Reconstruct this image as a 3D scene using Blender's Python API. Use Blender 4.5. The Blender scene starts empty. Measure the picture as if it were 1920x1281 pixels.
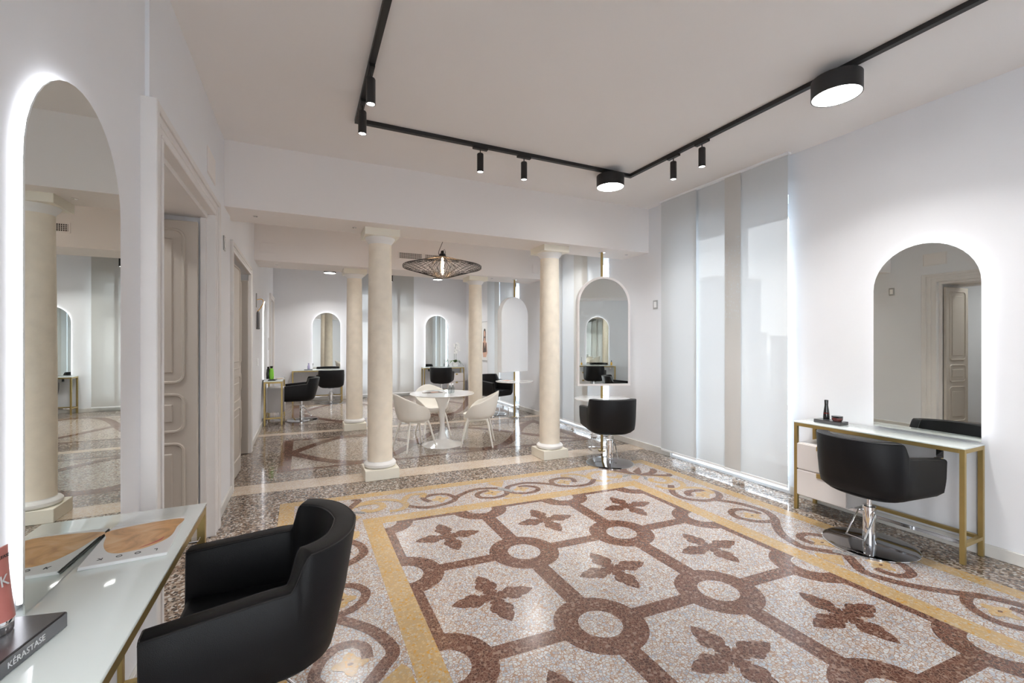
import bpy, bmesh, math, random
from mathutils import Vector, Matrix
random.seed(7)
C = bpy.context.scene.collection
S = bpy.context.scene
PI = math.pi
# ------------------------------------------------------------------ camera
cam = bpy.data.cameras.new('camera'); cam.sensor_width = 36.0; cam.lens = 830 / 1920 * 36
cam.clip_start = 0.02; cam.clip_end = 500
co = bpy.data.objects.new('camera', cam); C.objects.link(co)
co.location = (0, 0, 1.5); co.rotation_euler = (PI / 2, 0, -math.atan(392 / 830)); S.camera = co
# ------------------------------------------------------------------ exposure, sky
S.view_settings.view_transform = 'Standard'; S.view_settings.look = 'None'
S.view_settings.exposure = 1.28; S.view_settings.gamma = 1.0; S.view_settings.use_curve_mapping = False
S.cycles.max_bounces = 12; S.cycles.diffuse_bounces = 8; S.cycles.glossy_bounces = 6
S.cycles.transparent_max_bounces = 16; S.cycles.sample_clamp_indirect = 6.0
S.cycles.caustics_reflective = False; S.cycles.caustics_refractive = False
SKY = 6.0; DISC_W = 9.0; SPOT_W = 24.0; LED = 2.3
w = bpy.data.worlds.new('sky'); S.world = w; w.use_nodes = True
nt = w.node_tree; bg = nt.nodes['Background']
tc = nt.nodes.new('ShaderNodeTexCoord'); sx = nt.nodes.new('ShaderNodeSeparateXYZ'); rp = nt.nodes.new('ShaderNodeValToRGB')
nt.links.new(tc.outputs['Generated'], sx.inputs[0]); nt.links.new(sx.outputs['Z'], rp.inputs[0]); nt.links.new(rp.outputs[0], bg.inputs[0])
rp.color_ramp.elements[0].color = (.93, .95, .96, 1); rp.color_ramp.elements[1].color = (.70, .84, 1, 1)
bg.inputs[1].default_value = SKY
def portal(name, loc, rot, sx_, sy_):
    l = bpy.data.lights.new(name, 'AREA'); l.shape = 'RECTANGLE'; l.size = sx_; l.size_y = sy_
    l.cycles.is_portal = True
    o = bpy.data.objects.new(name, l); C.objects.link(o); o.location = loc; o.rotation_euler = rot
XR = 4.33; XL = -0.645; CZ = 3.33; YB = 12.32; YF = -2.6
WIN = [(-1.10, .42), (2.78, 4.30), (5.62, 7.15), (8.80, 10.35)]
for a, b in WIN:
    portal('window_daylight', (4.60, (a + b) / 2, 1.45), (0, PI / 2, 0), 2.9, b - a)
portal('window_daylight', (-.15, YF - .1, 1.35), (PI / 2, 0, 0), 1.1, 2.6)  # portal for the window added behind the camera
portal('window_daylight', (-2.53, -1.4, 1.45), (0, -PI / 2, 0), 2.9, 2.1)  # portal for the daylight opening added on the left
portal('window_daylight', (1.95, 12.62, 1.5), (-PI / 2, 0, 0), 1.5, 2.7)
# ------------------------------------------------------------------ materials
MATS = {}
def N(nt, t, **k):
    n = nt.nodes.new('ShaderNode' + t)
    for a, b in k.items(): setattr(n, a, b)
    return n
def rgb(h):
    h = h.lstrip('#'); v = [int(h[i:i + 2], 16) / 255 for i in (0, 2, 4)]
    return tuple(((c / 12.92) if c <= .04045 else ((c + .055) / 1.055) ** 2.4) for c in v) + (1,)
def M(name, col, rough=.5, metal=0.0, bump=0.0, bscale=60, var=0.0, vscale=4, coat=0.0, spec=None, trans=0.0, emit=None, estr=0, alpha=1):
    m = bpy.data.materials.new(name); m.use_nodes = True; nt = m.node_tree; p = nt.nodes['Principled BSDF']
    c = rgb(col) if isinstance(col, str) else tuple(col) + (1,)
    p.inputs['Base Color'].default_value = c; p.inputs['Roughness'].default_value = rough; p.inputs['Metallic'].default_value = metal
    if coat: p.inputs['Coat Weight'].default_value = coat; p.inputs['Coat Roughness'].default_value = .08
    if spec is not None: p.inputs['Specular IOR Level'].default_value = spec
    if trans: p.inputs['Transmission Weight'].default_value = trans
    if emit: p.inputs['Emission Color'].default_value = tuple(emit) + (1,); p.inputs['Emission Strength'].default_value = estr
    tcn = N(nt, 'TexCoord')
    if var:
        n = N(nt, 'TexNoise'); n.inputs['Scale'].default_value = vscale; n.inputs['Detail'].default_value = 5
        mx = N(nt, 'Mix', data_type='RGBA', blend_type='MULTIPLY'); mx.inputs[0].default_value = 1.0
        r = N(nt, 'ValToRGB'); r.color_ramp.elements[0].position = .3; r.color_ramp.elements[1].position = .7
        r.color_ramp.elements[0].color = (1 - var, 1 - var, 1 - var, 1); r.color_ramp.elements[1].color = (1, 1, 1, 1)
        nt.links.new(tcn.outputs['Object'], n.inputs['Vector']); nt.links.new(n.outputs[0], r.inputs[0])
        mx.inputs[6].default_value = c; nt.links.new(r.outputs[0], mx.inputs[7]); nt.links.new(mx.outputs[2], p.inputs['Base Color'])
    if bump:
        n2 = N(nt, 'TexNoise'); n2.inputs['Scale'].default_value = bscale; n2.inputs['Detail'].default_value = 4
        b = N(nt, 'Bump'); b.inputs['Strength'].default_value = bump; b.inputs['Distance'].default_value = .01
        nt.links.new(tcn.outputs['Object'], n2.inputs['Vector']); nt.links.new(n2.outputs[0], b.inputs['Height']); nt.links.new(b.outputs[0], p.inputs['Normal'])
    MATS[name] = m
    return m
M('wall_paint', (.80, .805, .825), .75, bump=.08, bscale=9, var=.03, vscale=1.2)
M('ceiling_paint', (.85, .82, .80), .85, bump=.05, bscale=6, var=.03, vscale=.8)
M('beam_paint', (.84, .80, .775), .85, bump=.05, bscale=6)
M('casing_paint', (.76, .73, .71), .45, bump=.1, bscale=14, var=.05)
M('door_paint', (.50, .45, .395), .5, bump=.06, bscale=20)
M('marble_base', (.72, .70, .66), .3, var=.15, vscale=7)
M('column_stone', (.94, .855, .72), .5, bump=.12, bscale=35, var=.09, vscale=9)
M('column_white', (.86, .85, .83), .5, bump=.05)
M('plinth_stone', (.85, .81, .70), .45, bump=.05)
M('brass', (.46, .335, .13), .38, metal=.75, var=.08, vscale=12)
M('brass_dark', (.42, .31, .13), .32, metal=.9)
M('chrome', (.78, .78, .79), .07, metal=1.0)
M('chrome_plate', (.30, .30, .31), .05, metal=1.0)
M('leather', (.006, .006, .007), .46, bump=.15, bscale=420, spec=.24)
M('piping', (.016, .016, .018), .35)
M('black_metal', (.012, .012, .013), .45)
M('black_gloss', (.008, .008, .009), .12, coat=.5)
M('white_glass', (.80, .865, .845), .05, coat=.6)
M('white_lacquer', (.74, .70, .68), .35)
M('white_gloss', (.88, .88, .87), .12, coat=.5)
M('white_plastic', (.92, .90, .84), .38, bump=.03, bscale=80)
M('cool_white', (.90, .915, .93), .35)
M('window_frame', (.80, .81, .82), .4)
M('paper', (.82, .82, .81), .5)
M('grey_block', (.16, .16, .17), .25, metal=.6)
M('switch_grey', (.38, .38, .37), .4)
M('slot_dark', (.05, .045, .04), .7)
M('pink_tube', (.50, .17, .145), .3, var=.1, vscale=30)
M('red_dark', (.10, .008, .006), .12, coat=.5)
M('green_bottle', (.30, .78, .06), .2, coat=.5)
M('violet_bottle', (.42, .40, .62), .15, coat=.4)
M('leaf_green', (.09, .20, .035), .4, var=.3, vscale=20)
M('leaf_dark', (.03, .07, .03), .4)
M('stem_green', (.10, .14, .04), .5)
M('petal_white', (.9, .9, .88), .5)
M('skin', (.68, .42, .31), .5)
M('hair_dark', (.06, .035, .025), .5)
M('lip', (.55, .10, .08), .4)
M('amber', (.72, .40, .05), .3)
M('concrete', (.55, .54, .52), .8, var=.1)
M('house_wall', (.46, .49, .53), .9, var=.08, vscale=.3)
M('house_glass', (.12, .16, .22), .3)
M('asphalt', (.42, .44, .46), .9, var=.1)
M('dark_text', (.03, .03, .03), .5)
M('silver_text', (.62, .62, .63), .3)
M('filament', (1, .5, .2), .4, emit=(1, .60, .32), estr=14)
M('led', (1, 1, 1), .4, emit=(.93, .95, 1.0), estr=LED)
M('diffuser', (1, 1, 1), .4, emit=(1, .98, .96), estr=9)
M('mirror', (.80, .83, .80), .0, metal=1.0)
def glassy(name, tint, f=.12):
    m = bpy.data.materials.new(name); m.use_nodes = True; nt = m.node_tree; nt.nodes.clear()
    o = N(nt, 'OutputMaterial'); mx = N(nt, 'MixShader'); t = N(nt, 'BsdfTransparent'); g = N(nt, 'BsdfGlossy')
    t.inputs[0].default_value = tint + (1,); g.inputs['Roughness'].default_value = .02
    lw = N(nt, 'LayerWeight'); lw.inputs[0].default_value = .5; pw = N(nt, 'Math', operation='POWER'); pw.inputs[1].default_value = 5
    ad = N(nt, 'Math', operation='MULTIPLY_ADD'); ad.inputs[1].default_value = .8; ad.inputs[2].default_value = f * .35
    nt.links.new(lw.outputs['Facing'], pw.inputs[0]); nt.links.new(pw.outputs[0], ad.inputs[0]); nt.links.new(ad.outputs[0], mx.inputs[0])
    nt.links.new(t.outputs[0], mx.inputs[1]); nt.links.new(g.outputs[0], mx.inputs[2]); nt.links.new(mx.outputs[0], o.inputs[0]); MATS[name] = m
glassy('pane_glass', (.93, .95, .96)); glassy('bottle_glass', (.72, .75, .75))
def fabric(name, col, tr, holes=None):
    m = bpy.data.materials.new(name); m.use_nodes = True; nt = m.node_tree; nt.nodes.clear()
    o = N(nt, 'OutputMaterial'); t = N(nt, 'BsdfTransparent'); tl = N(nt, 'BsdfTranslucent'); d = N(nt, 'BsdfDiffuse')
    for n in (tl, d): n.inputs[0].default_value = col + (1,)
    a = N(nt, 'MixShader'); a.inputs[0].default_value = .94; nt.links.new(tl.outputs[0], a.inputs[1]); nt.links.new(d.outputs[0], a.inputs[2])
    b = N(nt, 'MixShader'); b.inputs[0].default_value = tr
    tcn = N(nt, 'TexCoord'); wv = N(nt, 'TexNoise'); wv.inputs['Scale'].default_value = 1.0; mp = N(nt, 'Mapping')
    mp.inputs['Scale'].default_value = (500, 500, 12); nt.links.new(tcn.outputs['Object'], mp.inputs[0]); nt.links.new(mp.outputs[0], wv.inputs['Vector'])
    mr = N(nt, 'MapRange'); mr.inputs[3].default_value = tr * .7; mr.inputs[4].default_value = tr * 1.3; nt.links.new(wv.outputs[0], mr.inputs[0])
    last = mr.outputs[0]
    if holes:
        # laser-cut perforation: small round holes on a curved grid within a height band
        sp = N(nt, 'SeparateXYZ'); nt.links.new(tcn.outputs['Object'], sp.inputs[0])
        vo = N(nt, 'TexVoronoi'); vo.inputs['Randomness'].default_value = holes[4]; vo.inputs['Scale'].default_value = 1
        mp2 = N(nt, 'Mapping'); mp2.inputs['Scale'].default_value = (holes[0],) * 2 + (holes[1],); nt.links.new(tcn.outputs['Object'], mp2.inputs[0]); nt.links.new(mp2.outputs[0], vo.inputs['Vector'])
        lt = N(nt, 'Math', operation='LESS_THAN'); lt.inputs[1].default_value = .22; nt.links.new(vo.outputs['Distance'], lt.inputs[0])
        g1 = N(nt, 'Math', operation='GREATER_THAN'); g1.inputs[1].default_value = holes[2]; nt.links.new(sp.outputs['Z'], g1.inputs[0])
        g2 = N(nt, 'Math', operation='LESS_THAN'); g2.inputs[1].default_value = holes[3]; nt.links.new(sp.outputs['Z'], g2.inputs[0])
        m1 = N(nt, 'Math', operation='MULTIPLY'); m2 = N(nt, 'Math', operation='MULTIPLY'); nt.links.new(lt.outputs[0], m1.inputs[0]); nt.links.new(g1.outputs[0], m1.inputs[1])
        nt.links.new(m1.outputs[0], m2.inputs[0]); nt.links.new(g2.outputs[0], m2.inputs[1])
        mxx = N(nt, 'Math', operation='MAXIMUM'); nt.links.new(last, mxx.inputs[0]); nt.links.new(m2.outputs[0], mxx.inputs[1]); last = mxx.outputs[0]
    nt.links.new(last, b.inputs[0]); nt.links.new(a.outputs[0], b.inputs[1]); nt.links.new(t.outputs[0], b.inputs[2]); nt.links.new(b.outputs[0], o.inputs[0]); MATS[name] = m
fabric('blind_fabric', (.64, .66, .67), .020)
fabric('blind_fabric_warm', (.57, .565, .54), .008)
fabric('blind_fabric_cut', (.62, .61, .59), .012, holes=(34, 22, .15, 1.05, .8))
fabric('blind_fabric_dots', (.57, .57, .56), .008, holes=(24, 15, -.30, 1.0, .12))
def mosaic(name, cols, grout, scale, edge=.06, rough=.21, dark=0.0):
    m = bpy.data.materials.new(name); m.use_nodes = True; nt = m.node_tree; p = nt.nodes['Principled BSDF']
    g = N(nt, 'NewGeometry'); v1 = N(nt, 'TexVoronoi'); v2 = N(nt, 'TexVoronoi', feature='DISTANCE_TO_EDGE')
    for v in (v1, v2): v.inputs['Scale'].default_value = scale; nt.links.new(g.outputs['Position'], v.inputs['Vector'])
    s = N(nt, 'SeparateColor'); nt.links.new(v1.outputs['Color'], s.inputs[0])
    r = N(nt, 'ValToRGB'); r.color_ramp.interpolation = 'CONSTANT'; e = r.color_ramp.elements
    while len(e) < len(cols): e.new(.5)
    tot = 0; W = sum(c[1] for c in cols)
    for k, (c, wt) in enumerate(cols):
        e[k].position = tot / W; e[k].color = tuple(c) + (1,); tot += wt
    nt.links.new(s.outputs[0], r.inputs[0])
    lt = N(nt, 'MapRange'); lt.inputs[1].default_value = edge * .5; lt.inputs[2].default_value = edge * 1.3; lt.clamp = True
    nt.links.new(v2.outputs[0], lt.inputs[0])
    mx = N(nt, 'Mix', data_type='RGBA'); mx.inputs[6].default_value = tuple(grout) + (1,); nt.links.new(lt.outputs[0], mx.inputs[0]); nt.links.new(r.outputs[0], mx.inputs[7])
    nz = N(nt, 'TexNoise'); nz.inputs['Scale'].default_value = 1.6; nz.inputs['Detail'].default_value = 3; nt.links.new(g.outputs['Position'], nz.inputs['Vector'])
    mr = N(nt, 'MapRange'); mr.inputs[1].default_value = .3; mr.inputs[2].default_value = .7; mr.inputs[3].default_value = .88; mr.inputs[4].default_value = 1.05; nt.links.new(nz.outputs[0], mr.inputs[0])
    hs = N(nt, 'HueSaturation'); nt.links.new(mr.outputs[0], hs.inputs['Value']); nt.links.new(mx.outputs[2], hs.inputs['Color']); nt.links.new(hs.outputs[0], p.inputs['Base Color'])
    p.inputs['Roughness'].default_value = rough; p.inputs['Specular IOR Level'].default_value = .5
    n3 = N(nt, 'TexNoise'); n3.inputs['Scale'].default_value = 2.2; n3.inputs['Detail'].default_value = 2; nt.links.new(g.outputs['Position'], n3.inputs['Vector'])
    b = N(nt, 'Bump'); b.inputs['Strength'].default_value = .10; b.inputs['Distance'].default_value = .02
    nt.links.new(n3.outputs[0], b.inputs['Height']); nt.links.new(b.outputs[0], p.inputs['Normal']); MATS[name] = m
mosaic('terrazzo', [((0.264, 0.200, 0.156), 3), ((0.080, 0.052, 0.037), 3), ((0.400, 0.336, 0.279), 3), ((0.496, 0.464, 0.426), 2), ((0.176, 0.112, 0.074), 3), ((0.040, 0.032, 0.029), 2)], (0.288, 0.232, 0.189), 62, .05, .10)
mosaic('terrazzo_light', [((0.394, 0.336, 0.277), 3), ((0.246, 0.189, 0.143), 2), ((0.476, 0.435, 0.386), 3), ((0.295, 0.213, 0.151), 2), ((0.115, 0.090, 0.076), 1)], (0.361, 0.303, 0.252), 70, .05, .10)
mosaic('cream_terrazzo', [((0.570, 0.465, 0.361), 3), ((0.627, 0.532, 0.427), 3), ((0.513, 0.389, 0.294), 2), ((0.589, 0.532, 0.475), 1)], (0.551, 0.446, 0.361), 95, .04, .11)
mosaic('mosaic_white', [((0.486, 0.489, 0.490), 4), ((0.405, 0.432, 0.470), 3), ((0.540, 0.545, 0.549), 3), ((0.468, 0.404, 0.353), 2), ((0.333, 0.357, 0.382), 1.4), ((0.513, 0.498, 0.470), 2)], (0.324, 0.202, 0.137), 62, .09)
mosaic('mosaic_brown', [((0.102, 0.041, 0.027), 4), ((0.145, 0.066, 0.046), 3), ((0.075, 0.033, 0.024), 3), ((0.260, 0.167, 0.128), 1.2)], (0.248, 0.149, 0.106), 72, .06)
mosaic('mosaic_gold', [((0.451, 0.302, 0.141), 4), ((0.506, 0.360, 0.189), 3), ((0.414, 0.297, 0.163), 2), ((0.497, 0.261, 0.053), 1), ((0.460, 0.378, 0.264), 1.5)], (0.396, 0.261, 0.123), 75, .05)
mosaic('mosaic_grey', [((.16, .17, .19), 3), ((.24, .25, .27), 2)], (.4, .35, .3), 62, .08)
mosaic('brown_terrazzo', [((0.143, 0.072, 0.050), 4), ((0.195, 0.104, 0.072), 3), ((0.090, 0.050, 0.036), 2), ((0.300, 0.209, 0.158), 1)], (0.195, 0.115, 0.086), 85, .05, .10)
def cover_mat():
    m = bpy.data.materials.new('cover_print'); m.use_nodes = True; nt = m.node_tree; p = nt.nodes['Principled BSDF']
    tcn = N(nt, 'TexCoord'); n = N(nt, 'TexNoise'); n.inputs['Scale'].default_value = 9; n.inputs['Detail'].default_value = 6; n.inputs['Distortion'].default_value = 1.2
    r = N(nt, 'ValToRGB'); e = r.color_ramp.elements; e[0].position = .3; e[0].color = (.42, .20, .08, 1); e[1].position = .7; e[1].color = (.85, .60, .36, 1); x = e.new(.5); x.color = (.76, .42, .17, 1)
    nt.links.new(tcn.outputs['Object'], n.inputs['Vector']); nt.links.new(n.outputs[0], r.inputs[0]); nt.links.new(r.outputs[0], p.inputs['Base Color']); p.inputs['Roughness'].default_value = .3; MATS['cover_print'] = m
cover_mat()
# ------------------------------------------------------------------ geometry helpers
class B:
    def __init__(s): s.bm = bmesh.new()
    def box(s, x0, x1, y0, y1, z0, z1, bev=0, seg=2):
        g = bmesh.ops.create_cube(s.bm, size=1.0); vs = g['verts']
        for v in vs: v.co = Vector(((x0 + x1) / 2 + v.co.x * (x1 - x0), (y0 + y1) / 2 + v.co.y * (y1 - y0), (z0 + z1) / 2 + v.co.z * (z1 - z0)))
        if bev:
            es = list({e for v in vs for e in v.link_edges})
            bmesh.ops.bevel(s.bm, geom=es, offset=bev, segments=seg, affect='EDGES', profile=.5)
        return s
    def loft(s, rings, closed=True, cap=True, loop=False):
        R = [[s.bm.verts.new(p) for p in r] for r in rings]; n = len(R[0]); m = len(R)
        for i in range(m if loop else m - 1):
            a, b = R[i], R[(i + 1) % m]
            for j in range(n if closed else n - 1):
                k = (j + 1) % n
                try: s.bm.faces.new((a[j], a[k], b[k], b[j]))
                except ValueError: pass
        if cap and closed and not loop:
            s.bm.faces.new(list(reversed(R[0]))); s.bm.faces.new(R[-1])
        return s
    def lathe(s, prof, n=28, cx=0, cy=0, sx=1, sy=1):
        rings = [[(cx + r * sx * math.cos(2 * PI * j / n), cy + r * sy * math.sin(2 * PI * j / n), z) for j in range(n)] for r, z in prof]
        return s.loft(rings)
    def cyl(s, r, z0, z1, n=24, cx=0, cy=0): return s.lathe([(r, z0), (r, z1)], n, cx, cy)
    def tube(s, pts, r, n=8, loop=False):
        P = [Vector(p) for p in pts]; rings = []; m = len(P); up = None
        for i, p in enumerate(P):
            if loop: t = (P[(i + 1) % m] - P[i - 1])
            else: t = (P[min(i + 1, m - 1)] - P[max(i - 1, 0)])
            t.normalize()
            if up is None:
                up = Vector((0, 0, 1)) if abs(t.z) < .9 else Vector((1, 0, 0))
            u = up - t * up.dot(t)
            if u.length < 1e-5: u = t.orthogonal()
            u.normalize(); v = t.cross(u); up = u
            rr = r[i] if isinstance(r, (list, tuple)) else r
            rings.append([p + (u * math.cos(2 * PI * j / n) + v * math.sin(2 * PI * j / n)) * rr for j in range(n)])
        return s.loft(rings, loop=loop)
    def prism(s, pts, z0, z1, axis='z', bev=0):
        def f(a, b, c): return (a, b, c) if axis == 'z' else ((a, c, b) if axis == 'y' else (c, a, b))
        r0 = [f(a, b, z0) for a, b in pts]; r1 = [f(a, b, z1) for a, b in pts]
        if bev:
            n0 = len(s.bm.verts)
        return s.loft([r0, r1])
    def poly(s, pts, z=0.0):
        vs = [s.bm.verts.new((p[0], p[1], z)) for p in pts]; s.bm.faces.new(vs); return s
    def xf(s, mtx): bmesh.ops.transform(s.bm, matrix=mtx, verts=s.bm.verts); return s
    def build(s, name, mat, parent=None, smooth=True, ang=35, **props):
        bm = s.bm; bmesh.ops.recalc_face_normals(bm, faces=bm.faces)
        me = bpy.data.meshes.new(name); bm.to_mesh(me); bm.free()
        me.materials.append(MATS[mat])
        if smooth:
            me.polygons.foreach_set('use_smooth', [True] * len(me.polygons)); me.set_sharp_from_angle(angle=math.radians(ang))
        o = bpy.data.objects.new(name, me); C.objects.link(o)
        if parent: o.parent = parent
        for k, v in props.items(): o[k] = v
        return o
def tag(o, label, cat, group=None):
    o['label'] = label; o['category'] = cat
    if group: o['group'] = group
    return o
def thing(name, label, cat, loc=(0, 0, 0), rz=0, group=None):
    o = bpy.data.objects.new(name, None); C.objects.link(o); o.location = loc; o.rotation_euler = (0, 0, rz)
    o.empty_display_size = .1
    return tag(o, label, cat, group)
def kids(o): return [c for c in bpy.data.objects if c.parent == o]
def dup(root, loc, rz, label, group=None):
    def cp(o, par):
        c = o.copy(); C.objects.link(c)
        if par: c.parent = par
        for ch in kids(o): cp(ch, c)
        return c
    r = cp(root, None); r.location = loc; r.rotation_euler = (0, 0, rz); r['label'] = label
    if group: r['group'] = group
    return r
def struct(name, b, mat, parent=None, **k):
    o = b.build(name, mat, parent, **k)
    if not parent: o['kind'] = 'structure'
    return o
def sempty(name, loc=(0, 0, 0), rz=0):
    o = bpy.data.objects.new(name, None); C.objects.link(o); o.location = loc; o.rotation_euler = (0, 0, rz); o['kind'] = 'structure'; return o
def text(body, size, mat, parent, name='lettering', depth=.0004, align='CENTER'):
    cu = bpy.data.curves.new('t', 'FONT'); cu.body = body; cu.size = size; cu.extrude = depth; cu.align_x = align; cu.align_y = 'CENTER'; cu.resolution_u = 3
    o = bpy.data.objects.new('t', cu); C.objects.link(o); dg = bpy.context.evaluated_depsgraph_get(); dg.update()
    me = bpy.data.meshes.new_from_object(o.evaluated_get(dg)); bpy.data.objects.remove(o); me.materials.clear(); me.materials.append(MATS[mat])
    q = bpy.data.objects.new(name, me); C.objects.link(q); q.parent = parent; return q
def smoothpts(pts, k=6, loop=False):
    P = [Vector(p) for p in pts]; out = []; n = len(P)
    rng = range(n if loop else n - 1)
    for i in rng:
        g = lambda j: P[j % n] if loop else P[max(0, min(n - 1, j))]
        a, b, c, d = g(i - 1), g(i), g(i + 1), g(i + 2)
        for t in [q / k for q in range(k)]:
            out.append(.5 * ((2 * b) + (c - a) * t + (2 * a - 5 * b + 4 * c - d) * t * t + (3 * b - a - 3 * c + d) * t ** 3))
    if not loop: out.append(P[-1])
    return out
# ------------------------------------------------------------------ room shell
XO = 4.78
fl = B().box(-2.6, XO, YF - .1, 12.75, -.12, 0); floor = struct('floor', fl, 'terrazzo', smooth=False)
# ceiling
struct('ceiling', B().box(-2.6, XO, YF - .1, 12.75, CZ, CZ + .15), 'ceiling_paint', smooth=False)
def wall_x(name, x0, x1, y0, y1, holes, mat='wall_paint', zt=CZ):
    b = B(); y = y0
    for a, c, z0, z1 in holes:
        if a > y: b.box(x0, x1, y, a, 0, zt)
        if z0 > 0: b.box(x0, x1, a, c, 0, z0)
        if z1 < zt: b.box(x0, x1, a, c, z1, zt)
        y = c
    if y < y1: b.box(x0, x1, y, y1, 0, zt)
    return struct(name, b, mat, smooth=False)
WT = 2.95
wall_x('wall_right', XR, XO, YF, 12.75, [(a, b, .03, WT) for a, b in WIN])
# left wall: near section, pier beside first door, far section
wall_x('wall_left_near', -1.12, -.662, YF, 2.58, [(-2.35, -.45, 0, 2.7)])  # opening behind the camera is added to let sky light in
wall_x('wall_left_pier', -1.12, XL, 2.58, 5.10, [(2.65, 4.06, 0, 2.475)])
wall_x('wall_left_far', -1.12, -.66, 5.10, YB, [(5.18, 6.90, 0, 2.40), (10.98, 12.06, 0, 2.45)])
struct('wall_side', B().box(-2.6, -2.5, YF, -2.45, 0, CZ).box(-2.6, -2.5, -.35, 12.6, 0, CZ).box(-2.6, -2.5, -2.45, -.35, 2.9, CZ), 'wall_paint', smooth=False)  # gap added in line with the near wall opening, for daylight
struct('wall_partition', B().box(-2.5, -1.12, 4.75, 4.95, 0, CZ).box(-2.5, -1.12, 2.0, 2.15, 0, CZ).box(-2.5, -1.12, 8.0, 8.2, 0, CZ).box(-2.5, -1.12, 10.8, 10.9, 0, CZ), 'wall_paint', smooth=False)
bb = B().box(-2.6, 1.22, YB, 12.75, 0, CZ).box(2.72, XO, YB, 12.75, 0, CZ).box(1.22, 2.72, YB, 12.75, 0, .28).box(1.22, 2.72, YB, 12.75, 2.85, CZ)
struct('wall_back', bb, 'wall_paint', smooth=False)
struct('wall_front', B().box(-2.6, -.67, YF - .3, YF, 0, CZ).box(.42, XO, YF - .3, YF, 0, CZ).box(-.67, .42, YF - .3, YF, 2.65, CZ), 'wall_paint', smooth=False)  # gap holds the added window
struct('trim_1', B().box(-.68, XR, 4.735, 5.285, 2.725, CZ), 'beam_paint', smooth=False)
struct('trim_2', B().box(-.68, XR, 7.65, 8.36, 2.725, CZ), 'beam_paint', smooth=False)
struct('trim_3', B().box(-.70, XR, YF, -1.75, 2.725, CZ), 'beam_paint', smooth=False)
def base(name, segs):
    b = B()
    for x0, x1, y0, y1 in segs: b.box(x0, x1, y0, y1, 0, .085, .003, 1)
    struct(name, b, 'marble_base')
base('baseboard_left', [(-.662, -.644, -.43, 2.51), (XL, XL + .018, 4.275, 5.10), (-.66, -.642, 7.03, 10.84)])
base('baseboard_right', [(XR - .018, XR, YF, -1.12), (XR - .018, XR, .44, 2.76), (XR - .018, XR, 4.32, 5.60), (XR - .018, XR, 7.17, 8.78), (XR - .018, XR, 10.37, YB)])
base('baseboard_back', [(-.66, XR, YB - .018, YB)])
base('baseboard_front', [(.44, XR, YF, YF + .018)])
# ------------------------------------------------------------------ floor decoration (inlaid mosaic, children of the floor)
OX, OY, SK = -.19, 4.60, -.055
def fr(u, v): return (OX + u + .003 * v, OY + SK * u - v)
def quad(u0, u1, v0, v1): return [fr(u0, v0), fr(u1, v0), fr(u1, v1), fr(u0, v1)]
W_, L_ = 4.075, 5.172
FU0, FU1, FV0, FV1 = .779, 3.275, .80, 4.372
def flat(name, polys, mat, z, parent=floor, label=None):
    b = B()
    for p in polys: b.poly(p, z)
    o = b.build(name, mat, parent, smooth=False)
    if label: o['label'] = label
    return o
def ring(u0, u1, v0, v1, t):
    return [quad(u0, u1, v0, v0 + t), quad(u0, u1, v1 - t, v1), quad(u0, u0 + t, v0 + t, v1 - t), quad(u1 - t, u1, v0 + t, v1 - t)]
flat('mosaic_ground', [quad(0, W_, 0, L_)], 'mosaic_white', .0006)
flat('gold_border', ring(0, W_, 0, L_, .12), 'mosaic_gold', .0012)
flat('gold_band', ring(.640, W_ - .66, .66, L_ - .66, .139), 'mosaic_gold', .0012)
flat('lattice_field', [quad(FU0, FU1, FV0, FV1)], 'mosaic_brown', .0012, label='dark brown mosaic lattice field framed in gold')
CU, CV = .832, .893
def cellpts():
    hu, hv, r = .357, .398, .243; ccu, ccv = CU / 2, CV / 2; pts = []
    a0 = math.atan2(ccv - hv, 0)  # arcs computed by angle from corner centre
    for sx_, sy_ in ((1, 1), (-1, 1), (-1, -1), (1, -1)):
        du = math.sqrt(r * r - (ccv - hv) ** 2); dv = math.sqrt(r * r - (ccu - hu) ** 2)
        A = math.atan2(-dv, -(ccu - hu)); Bq = math.atan2(-(ccv - hv), -du)
        arc = []
        for k in range(9):
            a = A + ((Bq - A) if abs(Bq - A) < PI else (Bq - A)) * k / 8
            arc.append((ccu + r * math.cos(a), ccv + r * math.sin(a)))
        arc = [(sx_ * x, sy_ * y) for x, y in arc]
        if sx_ * sy_ < 0: arc.reverse()
        pts += arc
    return pts
def leafcross():
    half = [(.030, .030), (.058, .048), (.070, .036), (.088, .056), (.118, .070), (.148, .062), (.158, .048), (.190, .046), (.222, .026), (.252, .001)]
    pts = []
    for q in range(4):
        a = q * PI / 2; seq = [(r, -w_) for r, w_ in half] + [(r, w_) for r, w_ in reversed(half)][1:]
        for r, w_ in seq[:-1] if q < 4 else seq:
            pts.append((r * math.cos(a) - w_ * math.sin(a), r * math.sin(a) + w_ * math.cos(a)))
    return pts
def shear(p, c): return (c[0] + p[0] + 0.003 * -p[1], c[1] + SK * p[0] + p[1])
cp_ = cellpts(); lc_ = leafcross()
bm_c = B().poly([shear(p, (0, 0)) for p in cp_]); bm_l = B().poly([shear(p, (0, 0)) for p in lc_])
oc0 = bm_c.build('mosaic_octagon', 'mosaic_white', floor, smooth=False); ol0 = bm_l.build('leaf_rosette', 'mosaic_brown', oc0, smooth=False)
first = True
for i in range(3):
    for j in range(4):
        c = fr(FU0 + CU * (i + .5), FV0 + CV * (j + .5))
        if first: o, l = oc0, ol0; first = False
        else:
            o = oc0.copy(); l = ol0.copy(); C.objects.link(o); C.objects.link(l); o.parent = floor; l.parent = o
        o.location = (c[0], c[1], .0018); l.location = (0, 0, .0006)
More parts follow.
